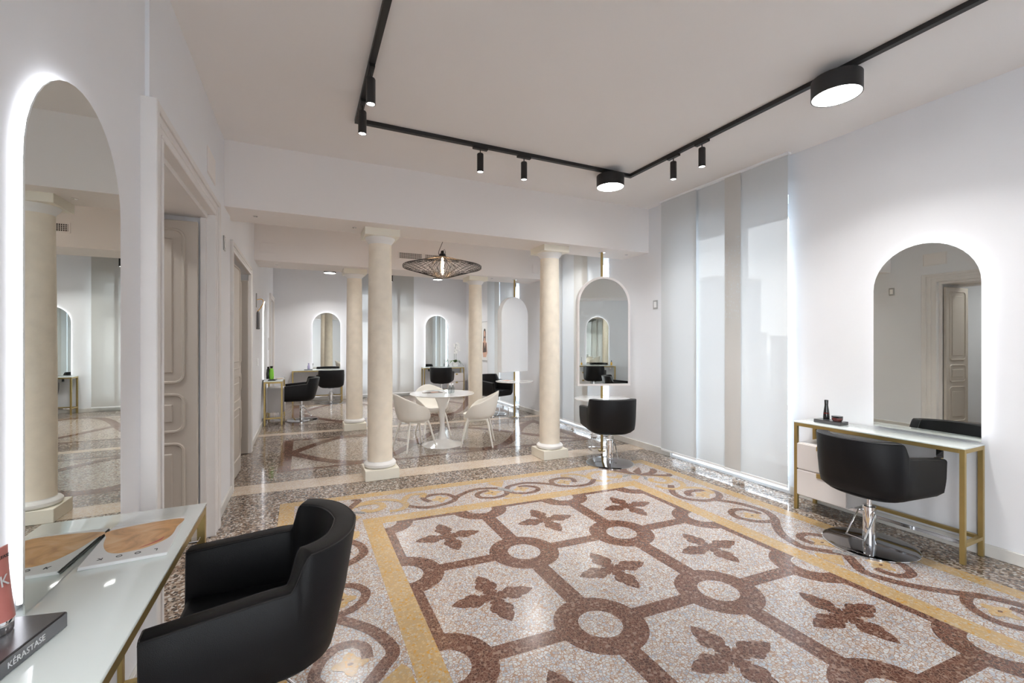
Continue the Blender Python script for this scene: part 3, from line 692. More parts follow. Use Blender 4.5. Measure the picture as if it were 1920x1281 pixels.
# ------------------------------------------------------------------ standing mirrors on poles
def standing(loc, rz, label, ztop, flip):
    t = thing('standing_mirror', label, 'mirror', loc, rz, 'double height pole mirrors with a round shelf')
    B().cyl(.017, .012, ztop, 20).build('pole', 'brass', t)
    B().lathe([(.045, ztop - .006), (.045, ztop)], 24).build('ceiling_flange', 'chrome', t)
    B().lathe([(.05, 0), (.05, .010), (.02, .012)], 24).build('foot_flange', 'brass', t)
    w_, h = .73, 1.48; z0 = .90
    b = B().prism([(x, z0 + z) for x, z in arch(w_, h, 28)], -.085, .019, 'y'); b.build('casing', 'cool_white', t, ang=30)
    outer = [(x, z0 + z) for x, z in arch(w_, h, 28)]; inner = [(x * .925, z0 + .028 + z * .962) for x, z in arch(w_, h, 28)]
    b = B()
    b.loft([[(x, -.085, z) for x, z in outer], [(x, -.097, z) for x, z in outer], [(x, -.097, z) for x, z in inner], [(x, -.087, z) for x, z in inner]], loop=False, cap=False).build('mirror_frame', 'white_lacquer', t)
    B().prism(inner, -.090, -.086, 'y').build('mirror_glass', 'mirror', t, smooth=False)
    B().lathe([(.355, .700), (.372, .703), (.375, .712), (.372, .720), (.355, .722)], 56, 0, 0).build('round_shelf', 'white_gloss', t)
    b = B()
    b.tube([(-.15, -.02, .012), (-.15, -.02, .20), (-.03, -.02, .20)], .009, 8).tube([(.15, -.02, .012), (.15, -.02, .20), (.03, -.02, .20)], .009, 8)
    b.tube([(-.15, -.02, .012), (-.15, .14, .012), (.15, .14, .012), (.15, -.02, .012)], .009, 8).build('foot_rest', 'chrome', t)
    return t
standing((3.72, 4.98, 0), math.radians(-20.1), 'arched standing mirror facing us on a brass pole with a round white shelf', 2.726, 0)
standing((3.80, 7.93, 0), math.radians(180 + 18.7), 'rear arched standing mirror showing its plain white back, on a brass pole', 2.726, 1)
# ------------------------------------------------------------------ tulip table and white chairs
t = thing('tulip_table', 'round white pedestal table surrounded by three white armchairs', 'table', (1.84, 6.28, 0))
B().lathe([(.30, .0), (.30, .006), (.25, .022), (.15, .045), (.075, .085), (.045, .16), (.034, .28), (.034, .38), (.045, .50), (.075, .61), (.115, .70), (.13, .722)], 48).build('pedestal', 'white_gloss', t)
B().lathe([(.35, .722), (.44, .730), (.465, .741), (.462, .747), (.35, .748)], 64).build('table_top', 'white_gloss', t)
def white_chair(loc, rz, label):
    t = thing('armchair', label, 'chair', loc, rz, 'white moulded armchairs around the round table')
    nA, nR = 44, 9; rows = []
    def pt(a, s):  # a angle from back (-y), s 0..1 up the wall
        u = abs(a) / PI
        h = .785 if u < .05 else .785 - (.785 - .63) * min(1, (u - .05) / .40) ** 1.15
        if u > .45: h = .63 - (.63 - .455) * min(1, (u - .45) / .33) ** 1.6
        if u > .78: h = .455
        r0x, r0y = .195, .20; fl = (h - .44) / .34
        r1x, r1y = .225 + .07 * min(1, fl * 1.5), .215 + .065 * fl + .02 * fl * fl
        e = s ** .6
        rx = r0x + (r1x - r0x) * e; ry = r0y + (r1y - r0y) * e
        z = .405 + (h - .405) * s ** 1.25 if u < .78 else .405 + (h - .405) * s ** 1.25
        return (rx * math.sin(a), -ry * math.cos(a), z)
    b = B(); R = []
    c0 = b.bm.verts.new((0, 0, .400))
    for i, f in enumerate((.35, .7, .92)):
        R.append([b.bm.verts.new((.195 * f * math.sin(-PI + 2 * PI * k / nA), -.20 * f * math.cos(-PI + 2 * PI * k / nA), .400 + .002 * i)) for k in range(nA)])
    for j in range(nR):
        R.append([b.bm.verts.new(pt(-PI + 2 * PI * k / nA, j / (nR - 1))) for k in range(nA)])
    for k in range(nA): b.bm.faces.new((c0, R[0][k], R[0][(k + 1) % nA]))
    for i in range(len(R) - 1):
        for k in range(nA): b.bm.faces.new((R[i][k], R[i][(k + 1) % nA], R[i + 1][(k + 1) % nA], R[i + 1][k]))
    o = b.build('shell', 'white_plastic', t, ang=80)
    sm = o.modifiers.new('thick', 'SOLIDIFY'); sm.thickness = .012; sm.offset = 0
    sd = o.modifiers.new('round', 'SUBSURF'); sd.levels = 1; sd.render_levels = 1
    B().box(-.15, .15, -.15, .15, .370, .394, .01, 2).build('under_frame', 'white_plastic', t)
    for x in (-1, 1):
        for y in (-1, 1):
            B().tube([(x * .13, y * .13, .392), (x * .155, y * .155, .33), (x * .225, y * .225, .0)], [.018, .017, .0105], 12).build('leg', 'white_plastic', t)
    return t
ac = white_chair((1.42, 6.22, 0), math.radians(-90 + 14), 'white moulded armchair on the left of the round table')
dup(ac, (2.32, 6.07, 0), math.radians(90 - 26), 'white moulded armchair on the right of the round table')
dup(ac, (1.90, 7.02, 0), math.radians(180 + 3), 'white moulded armchair behind the round table, partly hidden by it')
# ------------------------------------------------------------------ ceiling track and lamps
t = thing('lighting_track', 'black ceiling track running in a U around the front room', 'lighting track', (0, 0, 0))
b = B().box(.385, .425, -1.7, 3.855, 3.298, 3.33).build('track_rail', 'black_metal', t, smooth=False)
B().box(.425, 3.265, 3.815, 3.855, 3.298, 3.33).build('track_rail', 'black_metal', t, smooth=False)
B().box(3.225, 3.265, -1.7, 3.815, 3.298, 3.33).build('track_rail', 'black_metal', t, smooth=False)
def area(name, loc, size, watts, col=(1, .985, .965)):
    l = bpy.data.lights.new(name, 'AREA'); l.shape = 'DISK'; l.size = size; l.energy = watts; l.color = col; l.spread = math.radians(130)
    o = bpy.data.objects.new(name, l); C.objects.link(o); o.location = loc; return o
def drum(x, y, zb, r, h, label, W=DISC_W, ceil=3.298):
    t = thing('drum_spotlight', label, 'ceiling lamp', (x, y, 0), 0, 'black drum ceiling lamps')
    B().lathe([(.02, zb + h), (r, zb + h), (r, zb), (r - .006, zb), (r - .006, zb + .01)], 48).build('housing', 'black_metal', t)
    B().lathe([(r - .007, zb + .003), (r - .007, zb + .008)], 48).build('diffuser', 'diffuser', t)
    B().box(-.02, .02, -.06, .06, zb + h, ceil).build('track_adapter', 'black_metal', t)
    area('drum_light', (x, y, zb - .004), 2 * r - .03, W)
def spot(x, y, zl, label, along, W=SPOT_W, ceil=3.298):
    t = thing('track_spotlight', label, 'spotlight', (x, y, 0), 0, 'black cylinder track spotlights')
    h = .17
    B().lathe([(.005, zl + h), (.027, zl + h), (.030, zl + h - .006), (.030, zl), (.026, zl), (.025, zl + .012)], 28).build('housing', 'black_metal', t)
    B().lathe([(.0255, zl + .004), (.0255, zl + .010)], 28).build('lens', 'diffuser', t)
    B().cyl(.005, zl + h, ceil - .018, 10).build('stem', 'black_metal', t)
    if along == 'x': B().box(-.07, .07, -.018, .018, ceil - .02, ceil).build('track_adapter', 'black_metal', t)
    else: B().box(-.018, .018, -.07, .07, ceil - .02, ceil).build('track_adapter', 'black_metal', t)
    l = bpy.data.lights.new('spot_light', 'SPOT'); l.energy = W; l.spot_size = math.radians(75); l.spot_blend = .8; l.shadow_soft_size = .03; l.color = (1, .985, .965)
    o = bpy.data.objects.new('spot_light', l); C.objects.link(o); o.location = (x, y, zl - .005)
spot(.405, 3.04, 3.065, 'black cylinder spotlight on the left track, nearest the camera', 'y')
spot(.405, 3.50, 3.065, 'black cylinder spotlight at the left corner of the track', 'y')
spot(1.486, 3.835, 3.07, 'black cylinder spotlight on the cross track, left of the pair', 'x')
spot(1.94, 3.835, 3.07, 'black cylinder spotlight on the cross track, right of the pair', 'x')
spot(3.245, 3.21, 3.07, 'black cylinder spotlight on the right track, nearer the track corner', 'y')
spot(3.245, 2.87, 3.07, 'black cylinder spotlight on the right track, nearer the big drum lamp', 'y')
drum(2.975, 3.835, 3.15, .145, .12, 'black drum lamp at the far corner of the track')
drum(3.245, 1.76, 3.15, .145, .12, 'large black drum lamp on the right track, closest to the camera')
drum(.405, -.6, 3.15, .145, .12, 'added black drum lamp on the left track, unseen behind the camera')  # extra lamp added out of view to brighten the front room
t = thing('lighting_track', 'black ceiling track in the back room, hidden above the rear beam', 'lighting track', (0, 0, 0))
B().box(.3, 3.4, 11.18, 11.22, 3.298, 3.33).build('track_rail', 'black_metal', t, smooth=False)
drum(.57, 11.2, 3.10, .13, .10, 'black drum lamp in the back room above the left chairs', W=DISC_W * 1.1)
drum(3.16, 11.2, 3.10, .12, .10, 'black drum lamp in the back room seen just below the wire pendant', W=DISC_W * 1.1)
drum(1.95, 9.6, 3.14, .13, .10, 'added black drum lamp in the back room, unseen behind the rear beam', W=DISC_W * 1.6, ceil=3.33)  # fill lamp added for the back room, masked by the beam
spot(1.99, 11.2, 2.98, 'black cylinder spotlight in the back room beside the nearest column', 'x', W=SPOT_W)
t = thing('lighting_track', 'added black ceiling track in the middle room, hidden above the front beam', 'lighting track', (0, 0, 0))  # track and its two drums are added to brighten the middle room
B().box(.3, 3.9, 6.38, 6.42, 3.298, 3.33).build('track_rail', 'black_metal', t, smooth=False)
drum(.55, 6.4, 3.14, .13, .10, 'added unseen drum lamp in the middle room left of the pendant lamp', W=DISC_W * .8)  # added fill, left half of the middle room
drum(3.45, 6.4, 3.14, .13, .10, 'added unseen drum lamp in the middle room right of the pendant lamp', W=DISC_W * .8)  # added fill, right half of the middle room
drum(-1.85, 3.4, 3.15, .145, .12, 'added unseen drum lamp in the side room behind the first left door', W=DISC_W * .7, ceil=3.33)  # lamp added to lift the dark room beyond the doorway
# pendant
t = thing('wire_pendant', 'black wire cage pendant lamp with a glowing tube bulb over the round table', 'pendant lamp', (1.84, 6.27, 0))
zm, Rr = 2.585, .565; b = B(); n = 26
def seg(b, p, q, r=.0026): b.tube([p, q], r, 4)
for sg in (1, -1):
    for k in range(n):
        a = 2 * PI * k / n; a2 = a + sg * .55
        pa = (.065 * math.cos(a), .065 * math.sin(a), zm + .15); pm = (Rr * math.cos(a2), Rr * math.sin(a2), zm + .012)
        seg(b, pa, pm); seg(b, (pm[0], pm[1], zm - .012), (.085 * math.cos(a2 + sg * .55), .085 * math.sin(a2 + sg * .55), zm - .155))
        seg(b, pm, (pm[0], pm[1], zm - .012))
b.build('outer_cage', 'black_metal', t, smooth=False)
b = B()
for k in range(22):
    a = 2 * PI * k / 22; c_, s_ = math.cos(a), math.sin(a)
    b.tube([(.045 * c_, .045 * s_, zm + .15), (.194 * c_, .194 * s_, zm), (.055 * c_, .055 * s_, zm - .155)], .002, 4)
b.build('inner_cage', 'black_metal', t, smooth=False)
B().tube([(.565 * math.cos(2 * PI * k / 60), .565 * math.sin(2 * PI * k / 60), zm + .012) for k in range(60)], .003, 5, loop=True).tube([(.565 * math.cos(2 * PI * k / 60), .565 * math.sin(2 * PI * k / 60), zm - .012) for k in range(60)], .003, 5, loop=True).build('rim_wire', 'black_metal', t)
B().lathe([(.07, zm + .148), (.05, zm + .16), (.045, zm + .19), (.025, zm + .20), (.022, zm + .235), (.0, zm + .236)], 24).build('socket', 'black_metal', t)
B().lathe([(.005, zm + .14), (.018, zm + .12), (.020, zm - .08), (.012, zm - .11), (.0, zm - .115)], 20).build('bulb', 'filament', t)
B().tube([(.0, 0, zm + .236), (.03, 0, zm + .26), (.045, 0, zm + .22), (.03, 0, zm + .18)], .004, 6).tube(smoothpts([(-.045, 0, zm + .17), (-.055, 0, zm + .22), (.02, 0, zm + .42), (.10, .0, CZ)]), .004, 6).tube([(-.045, 0, zm + .17), (-.02, 0, zm + .16)], .004, 6).build('cord', 'black_metal', t)
l = bpy.data.lights.new('bulb_light', 'POINT'); l.energy = 4; l.color = (1, .62, .35); l.shadow_soft_size = .03
o = bpy.data.objects.new('bulb_light', l); C.objects.link(o); o.location = (1.84, 6.27, zm)
# ------------------------------------------------------------------ grilles, panels, plates
def grille(x0, x1, z0, z1, y, label):
    t = thing('air_grille', label, 'vent', ((x0 + x1) / 2, y, (z0 + z1) / 2), 0, 'air conditioning grilles on the rear beam')
    hw, hh = (x1 - x0) / 2, (z1 - z0) / 2
    B().box(-hw, hw, -.004, 0, -hh, hh).build('backing', 'slot_dark', t)
    B().box(-hw - .02, hw + .02, -.012, 0, hh, hh + .02).box(-hw - .02, hw + .02, -.012, 0, -hh - .02, -hh).box(-hw - .02, -hw, -.012, 0, -hh, hh).box(hw, hw + .02, -.012, 0, -hh, hh).build('frame', 'beam_paint', t)
    n = 18
    for k in range(n):
        x = -hw + (k + .5) * 2 * hw / n
        B().box(x - .003, x + .003, -.012, -.004, -hh, hh).build('slat', 'beam_paint', t, smooth=False)
    for k in (1, 2, 3):
        B().box(-hw, hw, -.010, -.005, -hh + 2 * hh * k / 4 - .002, -hh + 2 * hh * k / 4 + .002).build('slat', 'beam_paint', t, smooth=False)
grille(1.485, 1.875, 2.925, 3.02, 7.65, 'left air grille on the rear beam behind the pendant lamp')
grille(1.93, 2.32, 2.925, 3.02, 7.65, 'right air grille on the rear beam partly behind the pendant lamp')
def hatch(loc, rz, w_, h, label):
    t = thing('access_panel', label, 'wall panel', loc, rz, None)
    B().box(-w_ / 2, w_ / 2, -.006, 0, -h / 2, h / 2, .001, 1).build('cover', 'beam_paint', t)
    B().box(-w_ / 2 - .012, w_ / 2 + .012, -.004, 0, h / 2 + .003, h / 2 + .012).box(-w_ / 2 - .012, w_ / 2 + .012, -.004, 0, -h / 2 - .012, -h / 2 - .003).box(-w_ / 2 - .012, -w_ / 2 - .003, -.004, 0, -h / 2, h / 2).box(w_ / 2 + .003, w_ / 2 + .012, -.004, 0, -h / 2, h / 2).build('frame', 'beam_paint', t)
hatch((-.49, 7.648, 2.92), 0, .19, .14, 'small square access panel on the rear beam at the far left')
hatch((XL + .001, 4.10, 2.86), PI / 2, .30, .18, 'flush access panel high on the left wall past the first door')
hatch((4.12, 7.648, 2.92), 0, .12, .16, 'small access panel on the rear beam at its right end')
def plate(loc, rz, w_, h, label, mat='switch_grey', name='wall_switch', cat='switch'):
    t = thing(name, label, cat, loc, rz, None)
    B().box(-w_ / 2, w_ / 2, -.010, 0, -h / 2, h / 2, .004, 2).build('plate', mat, t)
    B().box(-w_ * .28, w_ * .28, -.014, -.008, -h * .33, h * .33, .002, 1).build('rocker', 'white_gloss', t)
plate((XL, 4.72, 2.385), PI / 2, .085, .13, 'grey framed sensor plate high on the left wall before the second door', name='wall_sensor', cat='sensor')
plate((XR, 4.60, 2.0), -PI / 2, .085, .12, 'grey framed switch plate on the wall left of the tall right blind', name='wall_switch')
plate((-.66, 8.15, 1.17), PI / 2, .08, .12, 'white switch plate on the left wall past the second door', 'white_gloss')
plate((-.66, 10.6, 1.45), PI / 2, .10, .26, 'white intercom box beside the far left door', 'white_gloss', 'intercom', 'intercom')
plate((XR, 10.52, .96), -PI / 2, .08, .12, 'grey framed switch plate under the framed portrait on the far right wall')
plate((3.72, YB, .62), 0, .10, .08, 'white socket plate on the back wall behind the orchid console', 'white_gloss', 'wall_socket', 'socket')
plate((XR, 5.45, .45), -PI / 2, .12, .08, 'grey socket plate low on the right wall behind the near standing mirror', name='wall_socket', cat='socket')
for x, y, lb in ((-.42, 4.98, 'tiny chrome sensor under the front beam at the far left'), (.50, 5.02, 'tiny chrome sensor under the front beam left of the nearest column'), (4.12, 4.95, 'tiny chrome sensor under the front beam near the right wall'), (-.38, 8.0, 'tiny chrome sensor under the rear beam at the far left'), (3.3, 7.9, 'tiny chrome sensor under the rear beam beside the rear pole')):
    t = thing('ceiling_sensor', lb, 'sensor', (x, y, 0), 0, 'tiny chrome sensors under the beams')
    B().lathe([(.022, 2.725), (.022, 2.719), (.012, 2.716), (.0, 2.716)], 14).build('cap', 'chrome', t)
# hanging holder on the left wall
t = thing('wall_hanger', 'grey wall hook with an amber loop and a hanging silver holder, by the second door', 'hook', (-.66, 7.92, 2.05))
B().box(0, .014, -.02, .02, -.02, .20, .003, 1).build('back_plate', 'switch_grey', t)
B().tube(smoothpts([(.012, 0, .10), (.08, 0, .11), (.10, 0, .06), (.06, 0, -.03), (.02, 0, -.08)]), .006, 8).build('loop', 'amber', t)
B().lathe([(.02, -.36), (.026, -.35), (.022, -.33), (.020, -.10), (.012, -.08)], 14, .028, 0).build('holder', 'grey_block', t)
# framed portrait
t = thing('framed_poster', 'framed fashion portrait hanging on the far right wall behind a column', 'poster', (XR, 10.80, 1.51), -PI / 2)
B().box(-.24, .24, -.020, -.012, -.50, .50).build('acrylic_sheet', 'paper', t)
B().box(-.25, .25, -.024, -.012, .50, .512).box(-.25, .25, -.024, -.012, -.512, -.50).box(-.25, -.24, -.024, -.012, -.50, .50).box(.24, .25, -.024, -.012, -.50, .50).build('frame', 'switch_grey', t)
B().box(-.20, .20, -.0215, -.020, -.44, .46).build('print', 'paper', t)
def fp(name, pts, mat, y): B().prism([(x, z) for x, z in pts], y - .0006, y, 'y').build(name, mat, t, smooth=False)
el = lambda cx, cz, rx, rz_, n=20: [(cx + rx * math.cos(2 * PI * k / n), cz + rz_ * math.sin(2 * PI * k / n)) for k in range(n)]
fp('hair_shape', el(.0, .20, .085, .13) , 'hair_dark', -.0222)
fp('hair_shape', [(-.08, .2), (-.10, -.05), (-.06, -.20), (.0, -.22), (.08, -.1), (.08, .2)], 'hair_dark', -.0226)
fp('face_shape', el(.0, .19, .052, .082), 'skin', -.0234)
fp('shoulder_shape', [(-.03, .09), (.03, .09), (.05, .02), (.14, -.05), (.19, -.30), (.10, -.42), (-.10, -.42), (-.16, -.20), (-.13, -.03), (-.05, .02)], 'skin', -.0230)
fp('garment_shape', [(-.10, -.05), (-.04, -.02), (.02, -.20), (.08, -.03), (.12, -.06), (.14, -.28), (-.12, -.30)], 'hair_dark', -.0238)
b = B()
for x in (-.22, .22):
    for z in (-.48, .48): b.box(x - .008, x + .008, -.030, 0, z - .008, z + .008)
b.build('standoff', 'chrome', t)
# ------------------------------------------------------------------ items on the tables
def magazine(loc, rz, w_, h, label, title=None, th=.010, flipd=False):
    t = thing('magazine', label, 'magazine', loc, rz, None)
    b = B()
    for k in range(3):
        o_ = .0018 * ((k * 7) % 3 - 1); z = th * k / 3
        b.box(-w_ / 2 + o_, w_ / 2 + o_, -h / 2 - o_, h / 2 - o_, z, z + th / 3 - .0004)
    b.build('pages', 'paper', t, smooth=False)
    B().box(-w_ / 2, w_ / 2, -h / 2, h / 2, th - .0004, th + .0004).build('cover', 'paper', t, smooth=False)
    return t
mg = magazine((-.512, 1.925, .811), math.radians(3), .215, .33, 'white magazine with a close-up face on the cover, on the left foreground console')
pts = smoothpts([(-.100, .13, 0), (.095, .15, 0), (.098, .06, 0), (.092, -.03, 0), (.05, -.088, 0), (-.01, -.105, 0), (-.055, -.085, 0), (-.085, -.02, 0), (-.100, .06, 0)], 5, loop=True)
B().prism([(p.x, p.y) for p in pts], .0106, .0109).build('cover_picture', 'cover_print', mg, smooth=False)
B().prism([(p.x, p.y) for p in smoothpts([(.075, -.02, 0), (.06, -.05, 0), (.03, -.078, 0), (.02, -.088, 0), (.045, -.074, 0), (.07, -.05, 0)], 4, loop=True)], .0109, .0112).build('lips', 'lip', mg, smooth=False)
for k, ch in enumerate('LOOK'):
    q = text(ch, .022, 'dark_text', mg, 'lettering'); q.location = (.072 - .046 * k, -.128, .0112); q.rotation_euler = (0, 0, PI)
def stand_block(loc, rz, l, d, h, label, txt=None):
    t = thing('display_stand', label, 'display stand', loc, rz, None)
    B().box(-l / 2, l / 2, -d / 2, d / 2, 0, h, .0015, 1).build('block', 'black_gloss', t)
    B().box(-l / 2 + .003, l / 2 - .003, -d / 2 + .003, d / 2 - .003, h, h + .001).build('top_plate', 'grey_block', t)
    B().box(-l / 2 + .002, l / 2 - .002, -d / 2 - .001, -d / 2 + .002, .002, h - .002).build('front_plate', 'grey_block', t)
    if txt:
        q = text(txt, h * .52, 'silver_text', t); q.location = (0, -d / 2 - .0014, h * .5); q.rotation_euler = (PI / 2, 0, 0)
    return t
stand_block((-.600, 1.330, .811), math.radians(77), .23, .12, .036, 'dark lettered display stand in the bottom left corner of the picture', 'KÉRASTASE')
t = thing('cosmetic_tube', 'dusty pink cosmetic tube with a chrome foot standing on the dark display stand', 'tube', (-.622, 1.385, .8485), math.radians(-12))
B().lathe([(.028, 0), (.030, .004), (.030, .028), (.029, .030)], 32).build('cap', 'chrome', t)
b = B(); rings = []
for k in range(9):
    f = k / 8; z = .030 + .155 * f; rx = .031 + .004 * f; ry = .030 * (1 - f) + .0025
    rings.append([(ry * math.cos(2 * PI * j / 28), rx * math.sin(2 * PI * j / 28), z) for j in range(28)])
b.loft(rings).build('tube_body', 'pink_tube', t)
q = text('KÉRASTASE', .0105, 'dark_text', t); q.location = (.0085, 0, .165); q.rotation_euler = (PI / 2, 0, PI / 2)
q = text('K', .035, 'silver_text', t, 'emblem'); q.location = (.0185, 0, .115); q.rotation_euler = (math.radians(82), 0, PI / 2)
stand_block((4.155, 2.30, .786), -PI / 2, .22, .11, .028, 'dark display stand on the right console carrying a bottle and a jar')
def bottle(loc, prof, mat, label, name='bottle', cap=None, capmat='black_gloss', cat='bottle'):
    t = thing(name, label, cat, loc); B().lathe(prof, 24).build('body', mat, t)
    if cap: B().lathe(cap, 20).build('cap', capmat, t)
    return t
tall = [(.024, 0), (.0255, .003), (.0255, .02), (.021, .07), (.0155, .11), (.014, .125)]
bt = bottle((4.19, 2.355, .8155), tall, 'black_gloss', 'slim black bottle on the display stand of the right console', cap=[(.0145, .125), (.016, .165), (.0145, .168)])
B().lathe([(.0235, .045), (.0225, .055), (.0228, .057)], 24).build('label_band', 'red_dark', bt)
jr = bottle((4.15, 2.245, .8155), [(.030, 0), (.036, .006), (.042, .022), (.040, .030)], 'red_dark', 'low dark red jar with a black lid on the right display stand', 'jar', cap=[(.041, .030), (.042, .042), (.038, .045)], cat='jar')
# left rear console
stand_block((-.50, 9.18, .791), math.radians(84), .20, .12, .02, 'black display stand under the green bottle on the left rear console')
bottle((-.52, 9.20, .8125), [(.034, 0), (.038, .01), (.040, .09), (.032, .17), (.020, .20)], 'green_bottle', 'bright green bottle on the left rear console', cap=[(.021, .20), (.024, .225), (.034, .235), (.020, .24)])
bottle((-.575, 9.26, .8125), [(.030, 0), (.032, .01), (.034, .09), (.028, .17), (.018, .20)], 'black_gloss', 'black bottle standing just behind the green bottle', cap=[(.019, .20), (.022, .22), (.016, .225)])
m2 = magazine((-.42, 9.42, .791), math.radians(10), .20, .27, 'open magazine on the left rear console beside the green bottle')
B().prism([(-.08, -.10), (.08, -.10), (.08, .06), (-.08, .06)], .0106, .0109).build('cover_picture', 'cover_print', m2, smooth=False)
stand_block((.12, 12.09, .791), 0, .19, .10, .018, 'black display stand under the violet bottle on the back console')
bottle((.13, 12.10, .8105), [(.026, 0), (.030, .01), (.030, .08), (.014, .11)], 'violet_bottle', 'small violet bottle on the back wall console', cap=[(.015, .11), (.017, .15), (.012, .152)], capmat='violet_bottle')
# orchid
t = thing('orchid', 'white orchid in a white pot on the back wall console', 'plant', (3.93, 12.12, .781), 0)
B().lathe([(.055, 0), (.075, .01), (.095, .06), (.090, .12), (.080, .125), (.078, .11)], 28).build('pot', 'white_gloss', t)
b = B()
random.seed(3)
def petal_leaf(b, a, L, droop, w_, z0=.12):
    pts = []; n = 7
    for k in range(n + 1):
        f = k / n; r = L * f; z = z0 + .10 * math.sin(f * PI * .6) - droop * f * f
        wd = w_ * math.sin(PI * min(1, .12 + f * .88)) + .003
        c_, s_ = math.cos(a), math.sin(a)
        pts.append(((r * c_ - wd * s_, r * s_ + wd * c_, z), (r * c_, r * s_, z - .008), (r * c_ + wd * s_, r * s_ - wd * c_, z)))
    V = [[b.bm.verts.new(q) for q in p] for p in pts]
    for k in range(n):
        for j in (0, 1): b.bm.faces.new((V[k][j], V[k][j + 1], V[k + 1][j + 1], V[k + 1][j]))
for a, L, d, w_, mt in ((-.4, .24, .20, .035, 'leaf_dark'), (-.9, .20, .16, .03, 'leaf_dark'), (2.7, .22, .10, .035, 'leaf_green'), (3.5, .20, .12, .03, 'leaf_green'), (1.2, .16, .06, .03, 'leaf_green'), (-1.6, .15, .02, .03, 'leaf_green'), (-2.3, .16, .04, .03, 'leaf_green'), (.3, .18, .08, .03, 'leaf_green')):
    b = B(); petal_leaf(b, a, L, d, w_); b.build('leaf', mt, t)
for sx_ in (-.02, .035):
    st = [(sx_, 0, .1), (sx_ - .01, .0, .30), (sx_ + .01, -.02, .48), (sx_ + .02, -.06, .62), (sx_ + .03, -.10, .66)]
    B().tube(smoothpts(st), .004, 6).build('stem', 'stem_green', t)
    for k in range(8):
        f = k / 7; cx, cy, cz = sx_ + .02 + random.uniform(-.055, .055), -.06 - .05 * f, .40 + .27 * f
        b = B()
        for q in range(5):
            a = 2 * PI * q / 5 + .3
            b.loft([[(cx + .006 * math.cos(a + s), cy, cz + .006 * math.sin(a + s)) for s in (-.7, .7)] + [(cx + .034 * math.cos(a + s), cy - .006, cz + .034 * math.sin(a + s)) for s in (.45, -.45)],
                    [(cx + .006 * math.cos(a + s), cy + .002, cz + .006 * math.sin(a + s)) for s in (-.7, .7)] + [(cx + .034 * math.cos(a + s), cy - .003, cz + .034 * math.sin(a + s)) for s in (.45, -.45)]])
        b.build('flower', 'petal_white', t, smooth=False)
bottle((3.72, 12.08, .781), [(.018, 0), (.022, .005), (.022, .05), (.010, .07), (.009, .09)], 'bottle_glass', 'slim scent bottle left of the orchid', 'scent_bottle', cap=[(.0035, .02), (.0035, .20)], capmat='hair_dark')
# round table items
mt = magazine((1.74, 6.33, .749), math.radians(8), .30, .22, 'magazine lying on the white round table')
B().prism([(-.14, -.10), (.10, -.10), (.10, .09), (-.14, .09)], .0106, .0109).build('cover_picture', 'hair_dark', mt, smooth=False)
B().prism(el(.0, .0, .06, .05), .0109, .0112).build('cover_face', 'skin', mt, smooth=False)
gl = [(.022, 0), (.026, .004), (.026, .07), (.012, .10), (.011, .115)]
bottle((1.93, 6.20, .749), gl, 'bottle_glass', 'small clear glass bottle on the round table, left of the pair', 'glass_bottle', cap=[(.013, .115), (.013, .14), (.010, .142)], capmat='cool_white')
bottle((1.99, 6.25, .749), gl, 'bottle_glass', 'small clear glass bottle on the round table, right of the pair', 'glass_bottle', cap=[(.013, .115), (.013, .13), (.010, .132)], capmat='cool_white')
m4 = magazine((3.62, 7.90, .723), math.radians(20), .21, .27, 'magazine on the round shelf of the rear standing mirror')
B().prism([(-.08, -.11), (.08, -.11), (.08, .09), (-.08, .09)], .0106, .0109).build('cover_picture', 'skin', m4, smooth=False)
bottle((3.50, -2.42, .791), [(.022, 0), (.026, .01), (.026, .08), (.012, .1)], 'amber', 'amber bottle on the console behind the camera', cap=[(.012, .1), (.012, .15), (.01, .152)])
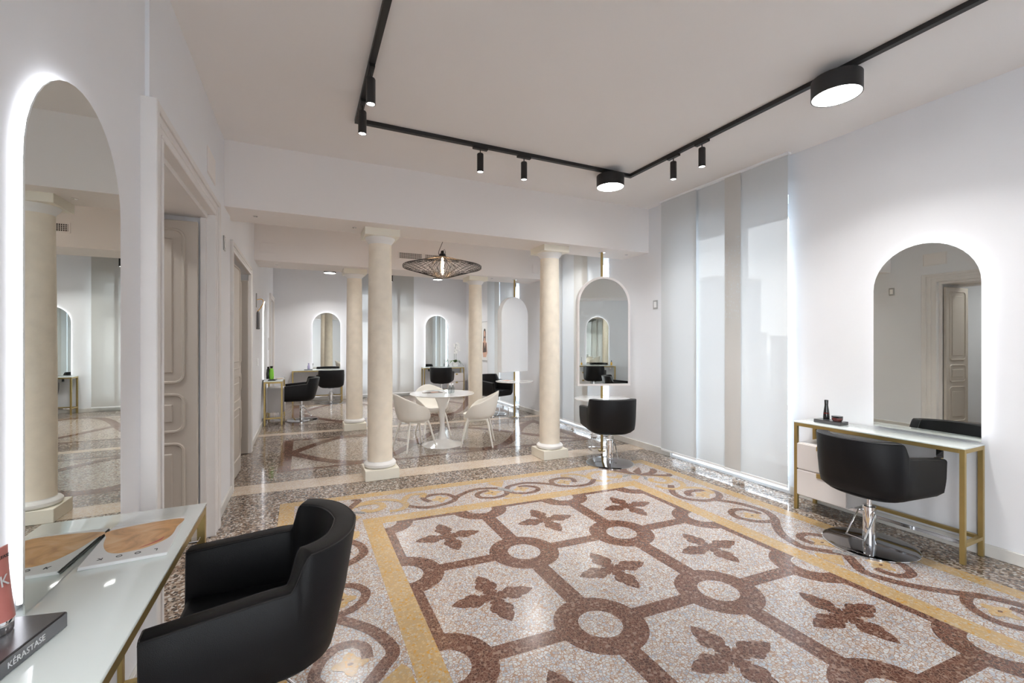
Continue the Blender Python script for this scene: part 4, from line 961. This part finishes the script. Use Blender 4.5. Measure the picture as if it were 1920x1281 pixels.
bottle((2.62, -2.42, .791), [(.022, 0), (.026, .01), (.024, .06), (.010, .08)], 'amber', 'scent diffuser with sticks on the console behind the camera', 'scent_diffuser', cap=[(.004, .03), (.004, .24)], capmat='hair_dark')
# ------------------------------------------------------------------ outdoors beyond the windows
struct('balcony_floor', B().box(XO, 6.1, -3, 14, -.15, -.02), 'concrete', smooth=False)
struct('terrace_front', B().box(-6, 8, -9, YF - .3, -.15, -.02), 'concrete', smooth=False)
struct('balcony_back', B().box(-3, 6.1, 12.75, 14.0, -.15, -.02), 'concrete', smooth=False)
t = thing('balcony_railing', 'pale balcony railing outside the right windows, seen dimly through the blinds', 'railing', (5.95, 0, 0))
B().box(-.04, .04, -3, 14, .86, .92, .005, 1).build('hand_rail', 'window_frame', t)
B().box(-.03, .03, -3, 14, .04, .08).build('bottom_rail', 'window_frame', t)
b0 = B().box(-.010, .010, -.010, .010, .08, .86).build('baluster', 'window_frame', t, smooth=False)
for k in range(1, 110):
    q = b0.copy(); C.objects.link(q); q.parent = t; q.location = (0, -2.9 + .15 * k, 0)
b0.location = (0, -2.9, 0)
struct('ground', B().box(-80, 400, -150, 250, -9.2, -9), 'asphalt', smooth=False)
def house(x, y, w_, d, h, label):
    t = thing('apartment_building', label, 'building', (x, y, -9), 0, 'distant buildings seen through the blinds')
    B().box(0, d, -w_ / 2, w_ / 2, 0, h).build('wall', 'house_wall', t, smooth=False)
    B().box(-.3, d + .3, -w_ / 2 - .3, w_ / 2 + .3, h, h + .5).build('roof', 'concrete', t, smooth=False)
    nf = int(h / 3.2); nw = int(w_ / 3.5); f0 = None
    for i in range(nf):
        for j in range(nw):
            y_ = -w_ / 2 + (j + .5) * w_ / nw; z_ = 1.2 + i * 3.2
            if f0 is None:
                f0 = B().box(-.06, .02, -.6, .6, 0, 1.6).build('window', 'house_glass', t, smooth=False); q = f0
            else: q = f0.copy(); C.objects.link(q); q.parent = t
            q.location = (0, y_, z_)
house(62, 57, 9, 12, 21, 'tall grey apartment building seen dimly through the right blind')
house(70, 40, 16, 12, 11, 'low grey apartment building to the right of the tall one')
house(80, 75, 22, 12, 12, 'low wide apartment building to the left of the tall one')
